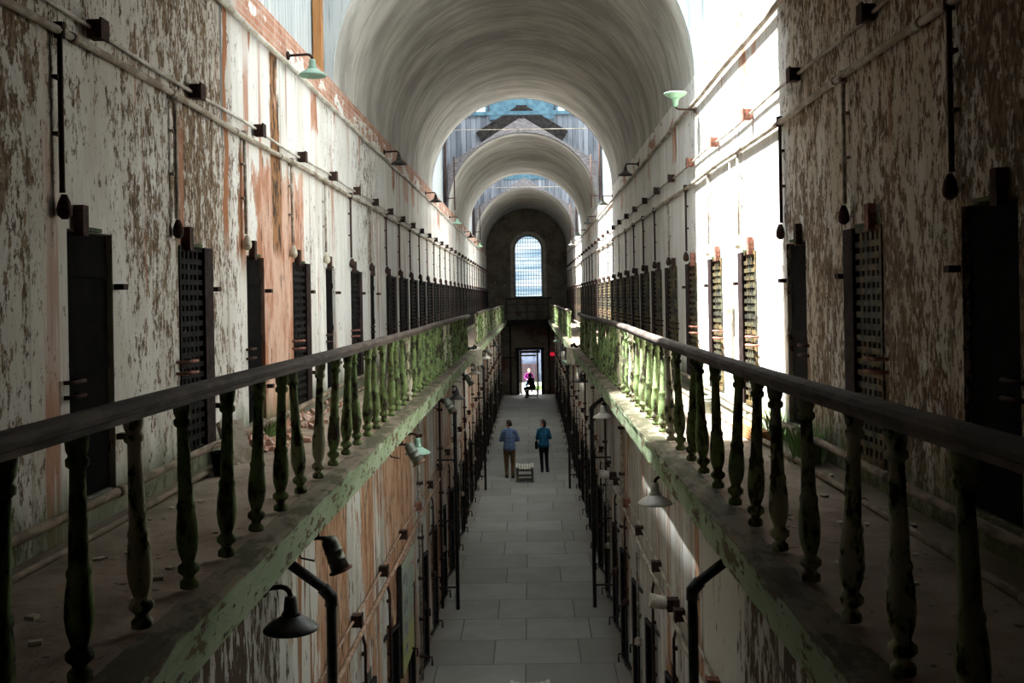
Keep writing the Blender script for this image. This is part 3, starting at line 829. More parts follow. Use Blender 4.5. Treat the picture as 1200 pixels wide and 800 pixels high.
# ------------------------------------------------------------------ conduits, boxes, drops on the upper walls
for s, side, ys in ((-1, 'left', upL), (1, 'right', upR)):
    m1 = M['pipew'] if s < 0 else M['pipe']
    t = thing('box_conduit', (s*(W_UP-.035), 0, 7.17 if s < 0 else 7.33), 'thin conduit strung with square junction boxes high on %s gallery wall' % side, 'conduit', 'upper wall conduits')
    mb = MB(); n = 120
    mb.tube([(0, YB+.1+(YE-YB-.2)*i/n, .012*math.sin(i*.9)) for i in range(n+1)], .013, 6); mb.build('pipe', m1, t)
    for j, y in enumerate(ys):
        mb = MB(); y -= .25 if s > 0 else 0; mb.box((-s*.02, y, 0), (.08, .095, .105)); bx_m = M['dark'] if (s < 0 or y < 8.5 or y > 13.5) else M['rust']; jb = mb.build('junction_box', bx_m, t, bevel=.006)  # boxes reddish in the sunlit bay, dark elsewhere: light painted by material
        mb = MB(); mb.box((-s*.065, y, 0), (.012, .11, .12)); mb.build('cover', bx_m, jb)
    t = thing('drop_conduit', (s*(W_UP-.035), 0, 7.06), 'thicker pipe with vertical droppers ending above each door on %s gallery wall' % side, 'conduit', 'upper wall conduits')
    mb = MB()
    mb.tube([(0, YB+.1+(YE-YB-.2)*i/n, .010*math.sin(i*.7+1)) for i in range(n+1)], .024, 8)
    for i in range(40):
        y = YB+.8+i*1.55
        if y < YE-.3: mb.tube([(0, y, .010*math.sin((y-YB-.1)/(YE-YB-.2)*n*.7+1)), (0, y+.07, .010*math.sin((y-YB-.1)/(YE-YB-.2)*n*.7+1))], .031, 8)
    mb.build('pipe', M['pipe'], t)
    for j, y in enumerate(ys):
        yy = y + (-.42 if s < 0 else .32)
        lit = (8.8 < y < 13.5)  # picks pale parts in the sunlit bay, dark ones in shade
        mb = MB(); mb.tube([(0, yy, 0), (0, yy, -.86)], .015, 7); mb.lathe([(.03, -.04), (.03, .04)], (0, yy, 0), 8)
        for z in (-.25, -.55): mb.box((s*.015, yy, z), (.03, .07, .02))
        mb.build('dropper', M['pipe'] if lit or j % 5 == 4 else M['dark'], t)
        mb = MB(); mb.lathe([(.015, 0), (.036, .02), (.040, .05), (.032, .09), (.015, .13)], (-s*.01, yy, -1.0), 10); mb.build('outlet', M['dark'] if not lit else M['cream'], t)
    t = tag(MB_ := None or (lambda mb: mb.build('cornice_pipe', M['pipew'] if s < 0 else M['pipe']))((lambda mb: (mb.tube([(s*(W_UP-.045), YB+.1+(YE-YB-.2)*i/n, 8.05+.008*math.sin(i)) for i in range(n+1)], .028, 8), mb)[1])(MB())),
            'long pipe running under the brick band at the top of %s wall' % side, 'pipe', 'cornice pipes')

# vertical white conduit on right wall with a switch box, vertical steel strip on left wall
mb = MB(); mb.tube([(W_UP-.02, 10.95, 4.8), (W_UP-.02, 10.95, 7.02)], .014, 6)
tr = tag(mb.build('vertical_conduit', M['pipew']), 'slim white vertical conduit between doors on sunlit right gallery wall', 'conduit')
mb = MB(); mb.box((0, 0, 0), (.07, .12, .18)); o = mb.build('switch_box', M['pipew'], bevel=.008); o.location = (W_UP-.065, 10.95, 5.43)
tag(o, 'small white box on the slim vertical conduit of the sunlit right wall', 'box')

# gallery floor pipes
for s, side, xa, xb in ((-1, 'left', 2.19, 2.27), (1, 'right', 2.09, 2.24)):
    for nm, x, z, r, lab in (('floor_pipe', xa, .025, .022, 'thinner pipe lying along the %s gallery floor away from the wall' % side), ('wall_foot_pipe', xb, .16, .029, 'thicker pipe raised along the foot of the %s gallery wall' % side)):
        mb = MB(); n = 60
        mb.tube([(s*(x+.02*math.sin(i*.5)), 1.+57*i/n, GZ+z+.012*math.sin(i*1.1)) for i in range(n+1)], r, 8)
        for i in range(28):
            y = 2.+2*i
            mb.tube([(s*(x+.02*math.sin((y-1)/57*n*.5)), y, GZ+z+.012*math.sin((y-1)/57*n*1.1)), (s*(x+.02*math.sin((y-1)/57*n*.5)), y+.08, GZ+z+.012*math.sin((y-1)/57*n*1.1))], r*1.25, 8)
        tag(mb.build(nm, M['floorpipe']), lab, 'pipe', 'gallery floor pipes')

# ------------------------------------------------------------------ lamps
def lamp(loc, s, matshade, label, arm=.2, up=False, tilt=0., group=None, rise=.18, r=.145, drop=False):
    """s: +1 lamp reaches towards +x from a mount at loc"""
    t = thing('pendant_lamp', loc, label, 'lamp', group)
    mb = MB(); mb.lathe([(.045, 0), (.045, .02), (.02, .03)], (0, 0, 0), 10, Matrix.Rotation(s*PI/2, 3, 'Y')); mb.build('mount', M['dark'], t)
    mb = MB()
    pts = [(0, 0, 0)] + [(s*(arm-.05), 0, .01)] + [(s*(arm-.05+.05*math.sin(a)), 0, .01-.05*(1-math.cos(a))*(-1 if up else 1)) for a in (PI/6, PI/3, PI/2)]
    mb.tube(pts, .014, 7)
    if drop: mb.tube([(s*.05, 0, 0), (s*.05, 0, .12)], .01, 6)
    mb.build('arm', M['dark'], t)
    sg = 1 if up else -1
    prof = [(.014, 0), (.030, -.004), (.034, -.03), (.038, -.075), (.046, -.085), (.052, -.10), (.075, -.118), (.115, -.140), (r-.004, -.163), (r, -.170), (r, -.176), (r-.012, -.170), (.105, -.150), (.06, -.128), (.03, -.12)]
    Mx = Matrix.Rotation(tilt, 3, 'Y')
    if up: Mx = Mx @ Matrix.Rotation(PI, 3, 'X')
    at = Vector((s*arm, 0, -.04*(-1 if up else 1)))
    mb = MB(); mb.lathe(prof[5:], at, 28, Mx, cap=False); sh_ = mb.build('shade', matshade, t)
    mb = MB(); mb.lathe(prof[:6], at, 16, Mx); mb.build('socket', matshade, sh_)
    return t
# upper row
UL = [(10.6, 'enamel', 'pale blue green lamp on left wall pipe beside the corrugated white boards'), (17.6, 'shadedark', 'dark lamp second along the left cornice pipe'),
      (24.5, 'shadedark', 'dark lamp third along the left cornice pipe'), (31.8, 'enamel', 'green lamp fourth along the left cornice pipe'),
      (39., 'shadedark', 'small dark lamp fifth along the left cornice pipe'), (46., 'enamelp', 'tiny green lamp sixth along the left cornice pipe')]
for y, m, lab in UL: lamp((-W_UP+.03, y, 8.15), 1, M[m], lab, arm=.26, group='lamps on the left cornice pipe')
UR = [(13.0, 'enamelp', 'green lamp flipped upwards on the sunlit right cornice pipe', True), (19.8, 'shadedark', 'dark lamp second along the right cornice pipe', False),
      (26., 'shadecream', 'pale lamp third along the right cornice pipe', False), (32.6, 'shadedark', 'dark lamp fourth along the right cornice pipe', False),
      (39., 'enamelp', 'tiny green lamp fifth along the right cornice pipe', False), (46., 'shadedark', 'tiny dark lamp sixth along the right cornice pipe', False)]
for y, m, lab, up in UR: lamp((W_UP-.03, y, 7.95 if up else 8.15), -1, M[m], lab, arm=.26, up=up, group='lamps on the right cornice pipe')
# lower row
LL = [(5.4, 'shadedark', 'large black lamp under the left gallery edge nearest the viewer'), (11.5, 'enamel', 'green lamp under the left gallery edge beside a spotlight'),
      (17.7, 'shadedark', 'black lamp under the left gallery, third from the viewer'), (23.5, 'shadecream', 'pale lamp under the left gallery by the railing gap'),
      (29.4, 'shadecream', 'tiny pale lamp under left gallery past the railing gap'), (37., 'shadedark', 'tiny dark lamp under left gallery farthest along')]
for y, m, lab in LL: lamp((-EDGE-.06, y, 4.09), 1, M[m], lab, arm=.15, group='lamps under the left gallery', drop=True)
RL_ = [(8.5, 'shadecream', 'cream lamp under the right gallery nearest the viewer', 0), (14.6, 'shadecream', 'grey lamp under the right gallery, second from the viewer', 0),
       (20.8, 'shadedark', 'black lamp under the right gallery, third from the viewer', 0), (26.2, 'enamelp', 'green lamp tilted sideways under the right gallery', .6),
       (33., 'shadedark', 'small dark lamp under right gallery past the tilted green one', 0), (40., 'enamelp', 'tiny green lamp under right gallery nearest the end wall', 0)]
for y, m, lab, tl in RL_: lamp((EDGE+.10, y, 4.09), -1, M[m], lab, arm=.15, tilt=tl, group='lamps under the right gallery', drop=True)

# spotlights: ribbed cans on yokes
def spot(loc, s, label, tilt=.35, mat='stonew', sc=1.):
    t = thing('spotlight', loc, label, 'spotlight', 'spotlights under the galleries'); t.scale = (sc, sc, sc)
    mb = MB(); mb.bar((-s*.10, 0, .0), (s*.08, 0, .0), .025, .02); mb.tube([(s*.0, 0, 0), (s*.0, 0, .14)], .007, 6); mb.build('bracket', M['black'], t)
    mb = MB(); mb.tube([(-s*.10, 0, 0)]+[(-s*(.10+.04*math.sin(a)), 0, -.07+.07*math.cos(a)) for a in (.5, 1.2, 1.9, 2.6)]+[(-s*.03, 0, -.15)], .007, 6); mb.build('cable', M['black'], t)
    Mx = Matrix.Rotation(-s*tilt, 3, 'Y')
    at = Vector((s*.06, 0, .012))
    mb = MB(); mb.lathe([(.012, 0), (.045, -.015), (.056, -.04), (.058, -.10), (.062, -.102), (.062, -.108), (.058, -.11), (.06, -.16), (.065, -.162), (.065, -.168), (.06, -.17), (.064, -.235)], at, 18, Mx); hs_ = mb.build('housing', M[mat], t)
    mb = MB(); mb.lathe([(.062, -.232), (.080, -.238), (.080, -.248), (.060, -.25)], at, 18, Mx); mb.build('rim', M['rust'], hs_)
    return t
M['can'] = m_simple('grey green metal can', (.26, .28, .23), (.13, .14, .11), 9., .45, metal=.3)
spot((-EDGE-.05, 6.8, 4.03), 1, 'ribbed grey spotlight under left gallery above the bent black pipe', mat='can')
spot((-EDGE-.02, 11.0, 4.05), 1, 'silver spotlight under left gallery right beside the green lamp', mat='can', tilt=.5)
spot((-EDGE-.02, 15.9, 4.05), 1, 'small silver spotlight under left gallery between green and black lamps', mat='can', tilt=.5)
spot((-EDGE-.02, 20.9, 4.05), 1, 'small dark spotlight under left gallery before the pale lamp', mat='can', tilt=.5)
spot((-EDGE-.02, 30.8, 4.05), 1, 'tiny spotlight under left gallery beyond the railing gap', mat='can', tilt=.8)
# white light boxes on the right lower conduit
for y, lab in ((9.75, 'white spotlight on the right lower conduit nearest the viewer'), (16.8, 'small white spotlight on the right lower conduit farther off')):
    t = thing('wall_spotlight', (W_LO-.10, y, 2.66), lab, 'spotlight', 'white spotlights on the right lower wall')
    mb = MB(); mb.box((0, 0, 0), (.12, .12, .12)); mb.build('base', M['dark'], t, bevel=.01)
    mb = MB(); mb.lathe([(.045, 0), (.06, .02), (.07, .16), (.06, .165), (.03, .15)], (-.06, 0, .01), 16, Matrix.Rotation(-PI/2+.2, 3, 'Y')); mb.build('housing', M['pipew'], t)

# ------------------------------------------------------------------ lower wall conduits, droppers, downpipes
for s, side in ((-1, 'left'), (1, 'right')):
    m1 = M['pipel'] if s < 0 else M['pipe']
    t = thing('lower_box_conduit', (s*(W_LO-.035), 0, 2.62), 'thin conduit with square boxes along the %s ground floor wall' % side, 'conduit', 'ground floor conduits')
    mb = MB(); mb.tube([(0, 3+55.*i/100, .012*math.sin(i*.8)) for i in range(101)], .014, 6); mb.build('pipe', m1, t)
    for i in range(28):
        y = 7.82+1.74*i
        mb = MB(); mb.box((-s*.025, y, 0), (.09, .10, .11)); jb = mb.build('junction_box', M['dark'] if i % 4 else M['rust'], t, bevel=.006)
        mb = MB(); mb.box((-s*.075, y, 0), (.012, .115, .125)); mb.build('cover', M['dark'] if i % 4 else M['rust'], jb)
    t = thing('lower_drop_conduit', (s*(W_LO-.035), 0, 2.36), 'thicker pipe with droppers along the %s ground floor wall' % side, 'conduit', 'ground floor conduits')
    mb = MB(); mb.tube([(0, 3+55.*i/100, .012*math.sin(i*.6)) for i in range(101)], .026, 8); mb.build('pipe', m1, t)
    for i in range(28):
        y = 8.25+1.74*i
        if s < 0 and 12.6 < y < 14.2: continue
        mb = MB(); mb.tube([(0, y, 0), (-s*.03, y, -.12), (-s*.03, y, -1.25)], .016, 6)
        for z in (-.2, -.5, -.8, -1.1): mb.box((-s*.02, y, z), (.05, .05, .03))
        mb.lathe([(.02, 0), (.05, .02), (.05, .09), (.02, .12)], (-s*.03, y, -1.36), 8)
        mb.build('dropper', M['dark'] if i % 3 else M['pipe'], t)
    for i, y in enumerate((7.0, 18.5, 30.)):
        g = 'bent black downpipes'
        t = thing('bent_downpipe', (s*W_LO, y, 0), 'bent black downpipe, %s along the %s ground floor wall' % (ORD[i], side), 'pipe', g)
        mb = MB(); mb.tube([(-s*.02, 0, 3.84), (-s*.30, 0, 3.63), (-s*.335, 0, 3.56), (-s*.335, 0, 0.0)], .035, 10)
        mb.tube([(-s*.28, 0, 3.645), (-s*.335, 0, 3.58), (-s*.335, 0, 3.52)], .045, 10); mb.build('pipe', M['black'], t)
        for z in (.4, 1.6, 2.7):
            mb = MB(); mb.box((-s*.17, 0, z), (.34, .03, .03)); mb.build('bracket', M['black'], t)
# tall thin vertical pipes along the lower walls
for s, side in ((-1, 'left'), (1, 'right')):
    for i in range(13):
        y = 15.1+3.48*i + (.5 if s > 0 else 0)
        t = thing('riser_pipe', (s*(W_LO-.05), y, 0), ('thin dark riser pipe, %s from the viewer on the %s ground floor wall' % (ORD[i], side)) if i < 5 else 'distant thin riser pipe on the %s ground floor wall beyond the fifth' % side, 'pipe', 'riser pipes, %s wall' % side)
        mb = MB(); mb.tube([(0, 0, 0), (0, 0, 4.15)], .022, 7); mb.build('pipe', M['dark'] if i % 2 else M['pipe'], t)
        for z in (.35, .9, 1.5, 2.1, 2.9, 3.6):
            mb = MB(); mb.box((-s*.01, 0, z), (.09, .07, .04)); mb.build('clamp', M['dark'], t)

# information panel on the left lower wall
k = N('yellow green panel print', .5, .4)
yy, zz = k.y, k.z
pc = k.mix(k.step(zz, .35, .62), (.44, .46, .16), (.36, .42, .33))
ln = k.step(k.math('FRACT', k.mul(zz, 22.)), .62, .7)
tx = k.mul(k.mul(ln, k.step(k.noise(k.sc(1, 14, 22), 1., 2.), .45, .5)), k.mul(k.band(yy, .62, 1.15, .01), k.band(zz, .45, 1.25, .01)))
pc = k.mix(tx, pc, (.08, .09, .10))
ph = k.mul(k.band(yy, .12, .5, .01), k.mul(k.band(zz, .2, 1.25, .01), k.step(k.math('FRACT', k.mul(zz, 3.2)), .25, .27)))
pc = k.mix(ph, pc, k.mix(k.step(k.noise(k.sc(9, 9, 9), 1., 3.), .45, .55), (.10, .12, .14), (.42, .44, .48)))
pk = k.mul(k.band(yy, 1.0, 1.22, .005), k.math('MAXIMUM', k.band(zz, 1.14, 1.18, .004), k.band(zz, .52, .56, .004)))
pc = k.mix(pk, pc, (.65, .04, .25)); k.col(pc)
M['panel'] = k.m
t = thing('information_panel', (-W_LO+.045, 12.75, .90), 'yellow green printed information panel in a black frame on left lower wall', 'sign')
mb = MB(); mb.box((-.0, .66, .69), (.05, 1.32, 1.40)); mb.build('frame', M['black'], t)
mb = MB(); mb.box((.03, .66, .69), (.012, 1.28, 1.36)); mb.build('panel', M['panel'], t)
mb = MB(); mb.box((.0, .66, 1.405), (.07, 1.34, .03)); mb.build('top_ledge', M['pipel'], t)

# red sign at the far end
k = N('red lit sign', .5); k.col((.5, .01, .03)); k.b.inputs['Emission Color'].default_value = (.9, .02, .06, 1); k.b.inputs['Emission Strength'].default_value = .22
mb = MB(); mb.box((1.40, YE-.10, 2.32), (.27, .06, .19)); tag(mb.build('exit_sign', k.m, bevel=.01), 'small glowing red sign on end wall right of the doorway', 'sign')

# end balcony and its iron railing
mb = MB(); mb.box((0, YE-.75, GZ-.10), (2*EDGE+.04, 1.5, .2)); mb.box((0, YE-1.5, GZ-.16), (2*EDGE+.04, .08, .32))
struct(mb.build('floor_end_balcony', M['timber']))
t = thing('balcony_railing', (0, YE-1.48, GZ), 'thin dark iron railing across the end balcony below the arched window', 'railing')
mb = MB()
for z in (.45, .88, 1.25): mb.box((0, 0, z), (2*EDGE, .035, .035))
mb.build('rail', M['black'], t)
for x in (-1.17, -.58, 0, .58, 1.17):
    mb = MB(); mb.box((x, 0, .63), (.045, .045, 1.26)); mb.build('post', M['black'], t)
mb = MB(); mb.box((WX, ye-.08, WSILL-.05), (2.6, .2, .1)); trim(mb, M['black'])
# doorway frame: timber posts, lintel; door_1
mb = MB()
for x in (DX0-.09, DX1+.09): mb.box((x, ye-.05, DTOP/2), (.18, .12, DTOP))
mb.box((.11, ye-.05, DTOP+.07), (1.7, .12, .14)); d1 = struct(mb.build('door_1', M['timber']))
mb = MB(); mb.box((DX0+.07, ye+.42, DTOP/2), (.13, .1, DTOP)); mb.box((DX1-.2, ye+.42, DTOP/2), (.11, .1, DTOP)); mb.box((.1, ye+.42, DTOP-.12), (1.2, .1, .16)); mb.box((.0, ye+.42, DTOP-.34), (.9, .06, .1)); mb.build('door_frame', M['benchf'], d1)
# tall dark pipes and buttress posts on the end wall
for i, x in enumerate((-1.02, 1.22)):
    t = tag((lambda mb: (mb.tube([(x, ye-.10, 0), (x, ye-.10, GZ-.2)], .06, 10), mb)[1])(MB()).build('end_wall_pipe', M['black']), 'thick black pipe on the end wall %s of the doorway' % ('left' if x < 0 else 'right'), 'pipe', 'end wall pipes')
mb = MB(); mb.tube([(-1.5, ye-.08, 2.15), (DX0-.1, ye-.08, 2.15)], .045, 8)
tag(mb.build('cross_pipe', M['black']), 'horizontal black pipe meeting the left side of the end doorway', 'pipe')

# ------------------------------------------------------------------ outside, seen through the doorway
M['yard'] = m_simple('pale sunlit gravel', (.30, .30, .28), (.22, .22, .20), 6.)
M['yardwall'] = m_simple('blue grey stone wall outside', (.095, .12, .17), (.05, .065, .10), 2.2, .9)
M['yarddoor'] = m_simple('purple brown shutter', (.045, .03, .036), (.03, .02, .025), 8.)
mb = MB(); mb.box((0, YE+6.6, -.12), (14, 13, .2)); struct(mb.build('ground', M['yard']))
mb = MB(); mb.box((0, YE+9, 2.0), (14, .4, 4.2)); struct(mb.build('wall_yard', M['yardwall']))
t = tag((lambda mb: (mb.box((.0, YE+8.70, .6), (1.25, .12, 1.25)), [mb.box((x, YE+8.62, .6), (.06, .05, 1.25)) for x in (-.5, 0, .5)], mb)[2])(MB()).build('yard_gate', M['yarddoor']), 'low purple brown gate outside, behind the woman in purple', 'gate')
def tuft(loc, n, h, r, name, label, seed):
    rr = random.Random(seed); mb = MB()
    for i in range(n):
        a = rr.uniform(0, 2*PI); d = rr.uniform(0, r); L = h*rr.uniform(.5, 1.1); b = rr.uniform(.1, .6)
        x, y = d*math.cos(a), d*math.sin(a); w = rr.uniform(.004, .009)
        px, py = -math.sin(a)*w, math.cos(a)*w
        p0 = Vector((x, y, 0)); p1 = p0+Vector((math.cos(a)*L*b*.4, math.sin(a)*L*b*.4, L*.6)); p2 = p0+Vector((math.cos(a)*L*b, math.sin(a)*L*b, L))
        mb.quad(p0-Vector((px,py,0)), p0+Vector((px,py,0)), p1+Vector((px,py,0)), p1-Vector((px,py,0)))
        mb.quad(p1-Vector((px,py,0)), p1+Vector((px,py,0)), p2+Vector((px,py,0))*.1, p2-Vector((px,py,0))*.1)
    o = mb.build(name, M['grass'], fix=False); o.location = loc
    return tag(o, label, 'plant', 'weeds')
tuft((2.18, 7.55, GZ), 160, .28, .14, 'weed_tuft', 'grassy weeds growing at the foot of the right gallery wall beside a black door', 1)
tuft((2.25, 8.75, GZ), 120, .26, .12, 'weed_tuft', 'bright weeds at the foot of the sunlit right gallery wall', 2)
tuft((-2.24, 9.2, GZ), 60, .2, .1, 'weed_tuft', 'small green weeds by the rubble on the left gallery', 3)
tuft((2.0, 35.5, GZ), 110, .35, .2, 'weed_tuft', 'far bright weeds on the right gallery behind the short balustrade', 4)
tuft((.58, YE+3, -.02), 160, .5, .3, 'weed_tuft', 'green plant outside the doorway on the right', 5)

# ------------------------------------------------------------------ loose things on the galleries
mb = MB(); mb.box((0, 0, .17), (.05, .22, .36)); o = mb.build('timber_offcut', M['railpale'], bevel=.004)
o.location = (-2.12, 8.0, GZ+.0); o.rotation_euler = (0, math.radians(-24), math.radians(-38)); tag(o, 'pale timber offcut leaning against the pipes on the left gallery', 'plank')
t = thing('bucket', (-2.10, 7.45, GZ), 'black bucket tipped beside the left gallery wall behind the offcut', 'bucket')
mb = MB(); mb.lathe([(.07, 0), (.10, .20), (.106, .20), (.106, .215), (.094, .215), (.065, .01)], (0, 0, 0), 18); mb.build('pail', M['door'], t)
mb = MB(); mb.tube([(.1*math.cos(a), .0, .2+.1*math.sin(a)) for a in [PI*i/10 for i in range(11)]], .004, 5); mb.build('handle', M['dark'], t)
t.scale = (.8, .8, .8)
mb = MB(); r = random.Random(4)
for i in range(240):
    y = 8.4+abs(r.gauss(0, 1.5)); d = abs(r.gauss(0, .16)); sz = r.uniform(.015, .07)
    if y > 13: continue
    mb.box((-2.30+d, y, GZ+sz*.3+max(0, .12-d*.8)*r.random()), (sz*r.uniform(.7, 1.6), sz*r.uniform(.7, 1.6), sz*r.uniform(.4, .9)), Matrix.Rotation(r.uniform(0, 6), 3, (r.random(), r.random(), r.random()+.1)))
tag(mb.build('rubble', M['brick']), 'brick and plaster rubble strewn at the foot of the pink left wall', 'rubble', None, 'stuff')
mb = MB(); r = random.Random(9)
for i in range(170):
    s = 1 if i % 2 else -1
    sz = r.uniform(.008, .03)
    mb.box((s*r.uniform(1.42, 2.2), r.uniform(3.5, 24), GZ+sz*.25), (sz*1.6, sz*r.uniform(.7, 2.), sz*.6), Matrix.Rotation(r.uniform(0, 6), 3, 'Z'))
tag(mb.build('paint_flakes', M['cream']), 'loose paint flakes and grit scattered over both gallery floors', 'debris', None, 'stuff')
mb = MB(); mb.box((0, 0, .07), (.20, .3, .14)); mb.box((0, 0, .15), (.16, .26, .03)); o = mb.build('crate', M['can'], bevel=.01); o.location = (2.02, 10.9, GZ); tag(o, 'small grey green crate on the sunlit right gallery floor', 'crate')
mb = MB()
for i in range(5): mb.box((0, 0, 0.02+.025*i), (.3-.03*i, 1.1, .02))
o = mb.build('timber_stack', M['orangewood'], bevel=.003); o.location = (2.08, 9.0, GZ+.0); tag(o, 'orange brown stacked boards at the foot of the sunlit right wall', 'plank')
o.scale = (.5, .9, .8)

# ------------------------------------------------------------------ benches
def bench(loc, label, rz=0, L=.85, w=.55):
    t = thing('bench', loc, label, 'bench', 'slatted benches', rz)
    h = .46; n = 7
    for i in range(n):
        x = -w/2+w/n*(i+.5); z = h-.045+.05*(2*x/w)**2
        mb = MB(); mb.box((x, 0, z), (w/n*.82, L, .028), Matrix.Rotation(-math.atan(.05*8*x/w/w), 3, 'Y')); mb.build('slat', M['benchw'], t, bevel=.004)
    for y in (-L/2+.08, L/2-.08):
        for x in (-w/2+.045, w/2-.045):
            mb = MB(); mb.box((x, y, (h-.03)/2), (.075, .075, h-.03)); mb.build('leg', M['benchf'], t, bevel=.004)
        mb = MB(); mb.box((0, y, .09), (w-.1, .045, .06)); mb.box((0, y, h-.10), (w-.1, .045, .05)); mb.build('crossbar', M['benchf'], t)
    mb = MB()
    for x in (-w/2+.045, w/2-.045): mb.box((x, 0, .09), (.04, L-.2, .05))
    mb.build('stretcher', M['benchf'], t)
    return t
bench((-.09, 31.5, 0), 'pale slatted bench standing behind the man in the plaid shirt')
bench((.07, 13.35, 0), 'pale slatted bench at the very bottom of the view')
bench((.17, 57.6, 0), 'dark low bench under the seated silhouetted man by the doorway', PI/2, .8, .5)

# ------------------------------------------------------------------ people
_ico = None
def skin_mesh(nodes, edges, sub=1, grow=1., swap=False):
    """one closed limb surface: rounded sections laid closely along every bone, fused later by the voxel remesh"""
    global _ico
    if _ico is None:
        bm = bmesh.new(); bmesh.ops.create_icosphere(bm, subdivisions=2, radius=1.)
        _ico = ([v.co.copy() for v in bm.verts], [tuple(v.index for v in f.verts) for f in bm.faces]); bm.free()
    vs, fs = [], []
    for a, b in edges:
        (pa, ra), (pb, rb) = nodes[a], nodes[b]
        pa, pb = Vector(pa), Vector(pb)
        ra = ra if isinstance(ra, tuple) else (ra, ra); rb = rb if isinstance(rb, tuple) else (rb, rb)
        if swap: ra, rb = ra[::-1], rb[::-1]
        n = max(2, int((pb-pa).length/(min(*ra, *rb)*grow*.28)))
        for i in range(n+1):
            f = i/n; p = pa.lerp(pb, f)
            rx, ry = (ra[0]*(1-f)+rb[0]*f)*grow, (ra[1]*(1-f)+rb[1]*f)*grow; rz = min(rx, ry)
            o = len(vs)
            vs += [(p.x+c.x*rx, p.y+c.y*ry, p.z+c.z*rz) for c in _ico[0]]
            fs += [tuple(o+q for q in t_) for t_ in _ico[1]]
    me = bpy.data.meshes.new('tmp'); me.from_pydata(vs, [], fs)
    return me
def joinm(ms, name, vox=None):
    bm = bmesh.new()
    for m in ms: bm.from_mesh(m)
    me = bpy.data.meshes.new(name); bm.to_mesh(me); bm.free()
    if vox:
        o = bpy.data.objects.new('t', me); C.objects.link(o)
        r = o.modifiers.new('r', 'REMESH'); r.mode = 'VOXEL'; r.voxel_size = vox; r.use_smooth_shade = True
        sm = o.modifiers.new('s', 'SMOOTH'); sm.iterations = 2; sm.factor = .4
        dg = bpy.context.evaluated_depsgraph_get(); dg.update()
        me = bpy.data.meshes.new_from_object(o.evaluated_get(dg)); bpy.data.objects.remove(o)
    for p in me.polygons: p.use_smooth = True
    return me
def head_mesh(c, yaw, scale=1., pitch=0.):
    bm = bmesh.new(); bmesh.ops.create_uvsphere(bm, u_segments=28, v_segments=20, radius=1.)
    for v in bm.verts:
        x, y, z = v.co   # +y is the face
        sx, sy, sz = .075, .095, .115
        jaw = max(0, -z)
        X = x*sx*(1-.28*jaw); Y = y*sy*(1-.10*jaw) + .012*jaw; Z = z*sz
        if y > .2:
            Y += .022*math.exp(-((x)**2/.03+(z+.12)**2/.03))           # nose
            Y -= .010*(math.exp(-((x-.38)**2/.03+(z-.08)**2/.02))+math.exp(-((x+.38)**2/.03+(z-.08)**2/.02)))  # eye sockets
            Y += .008*math.exp(-(x**2/.08+(z+.42)**2/.008))             # lips
            Y += .010*math.exp(-(x**2/.06+(z+.78)**2/.03))              # chin
        v.co = (X, Y, Z)
    for s in (-1, 1):
        r = bmesh.ops.create_uvsphere(bm, u_segments=10, v_segments=8, radius=1., matrix=Matrix.Translation((s*.077, -.005, -.005)) @ Matrix.Diagonal((.012, .020, .032, 1)))
    T = Matrix.Translation(c) @ Matrix.Rotation(yaw, 4, 'Z') @ Matrix.Rotation(pitch, 4, 'X') @ Matrix.Scale(scale, 4)
    bmesh.ops.transform(bm, matrix=T, verts=bm.verts)
    me = bpy.data.meshes.new('h'); bm.to_mesh(me); bm.free(); return me
def hair_mesh(c, yaw, long=0., scale=1., puff=.012, pitch=0.):
    bm = bmesh.new(); bmesh.ops.create_uvsphere(bm, u_segments=30, v_segments=22, radius=1.)
    kill = []
    for v in bm.verts:
        x, y, z = v.co
        cut = (y > .35 and z < .42) or (y > .0 and z < -.1) or z < -.55-long
        if cut: kill.append(v); continue
        n = mnoise.noise(Vector((x*4, y*4, z*4)))*.010
        X, Y, Z = x*(.075+puff+n), y*(.095+puff+n), z*(.115+puff+n)
        if long and z < 0: Z *= 1+long; X *= 1-.1*long
        v.co = (X, Y, Z)
    bmesh.ops.delete(bm, geom=kill, context='VERTS')
    T = Matrix.Translation(c) @ Matrix.Rotation(yaw, 4, 'Z') @ Matrix.Rotation(pitch, 4, 'X') @ Matrix.Scale(scale, 4)
    bmesh.ops.transform(bm, matrix=T, verts=bm.verts)
    me = bpy.data.meshes.new('hair'); bm.to_mesh(me); bm.free()
    for p in me.polygons: p.use_smooth = True
    return me
def hand_mesh(wrist, direction, palm_n, thumb, curl=.5):
    w = Vector(wrist); d = Vector(direction).normalized(); n = Vector(palm_n).normalized(); sd = d.cross(n).normalized()*thumb
    ms = []
    nodes = {'w': (w, (.022, .018)), 'p1': (w+d*.04, (.036, .016)), 'p2': (w+d*.08, (.038, .014))}
    ms.append(skin_mesh(nodes, [('w', 'p1'), ('p1', 'p2')]))
    for i, (off, L) in enumerate(((.028, .070), (.010, .078), (-.009, .072), (-.027, .058))):
        p = w+d*.075+sd*off; pts = [p]; dirn = d.copy()
        for j in range(3):
            dirn = (dirn*math.cos(curl)+n*math.sin(curl)).normalized() if j else (dirn+n*.15).normalized()
            pts.append(pts[-1]+dirn*L/3*(1.15 if j == 0 else .95))
        nd = {str(j): (q, .009-.001*j) for j, q in enumerate(pts)}
        ms.append(skin_mesh(nd, [('0', '1'), ('1', '2'), ('2', '3')]))
    p = w+d*.025+sd*.03; nd = {'0': (p, .012), '1': (p+d*.025+sd*.022+n*.006, .0105), '2': (p+d*.05+sd*.030+n*.016, .009)}
    ms.append(skin_mesh(nd, [('0', '1'), ('1', '2')]))
    return ms
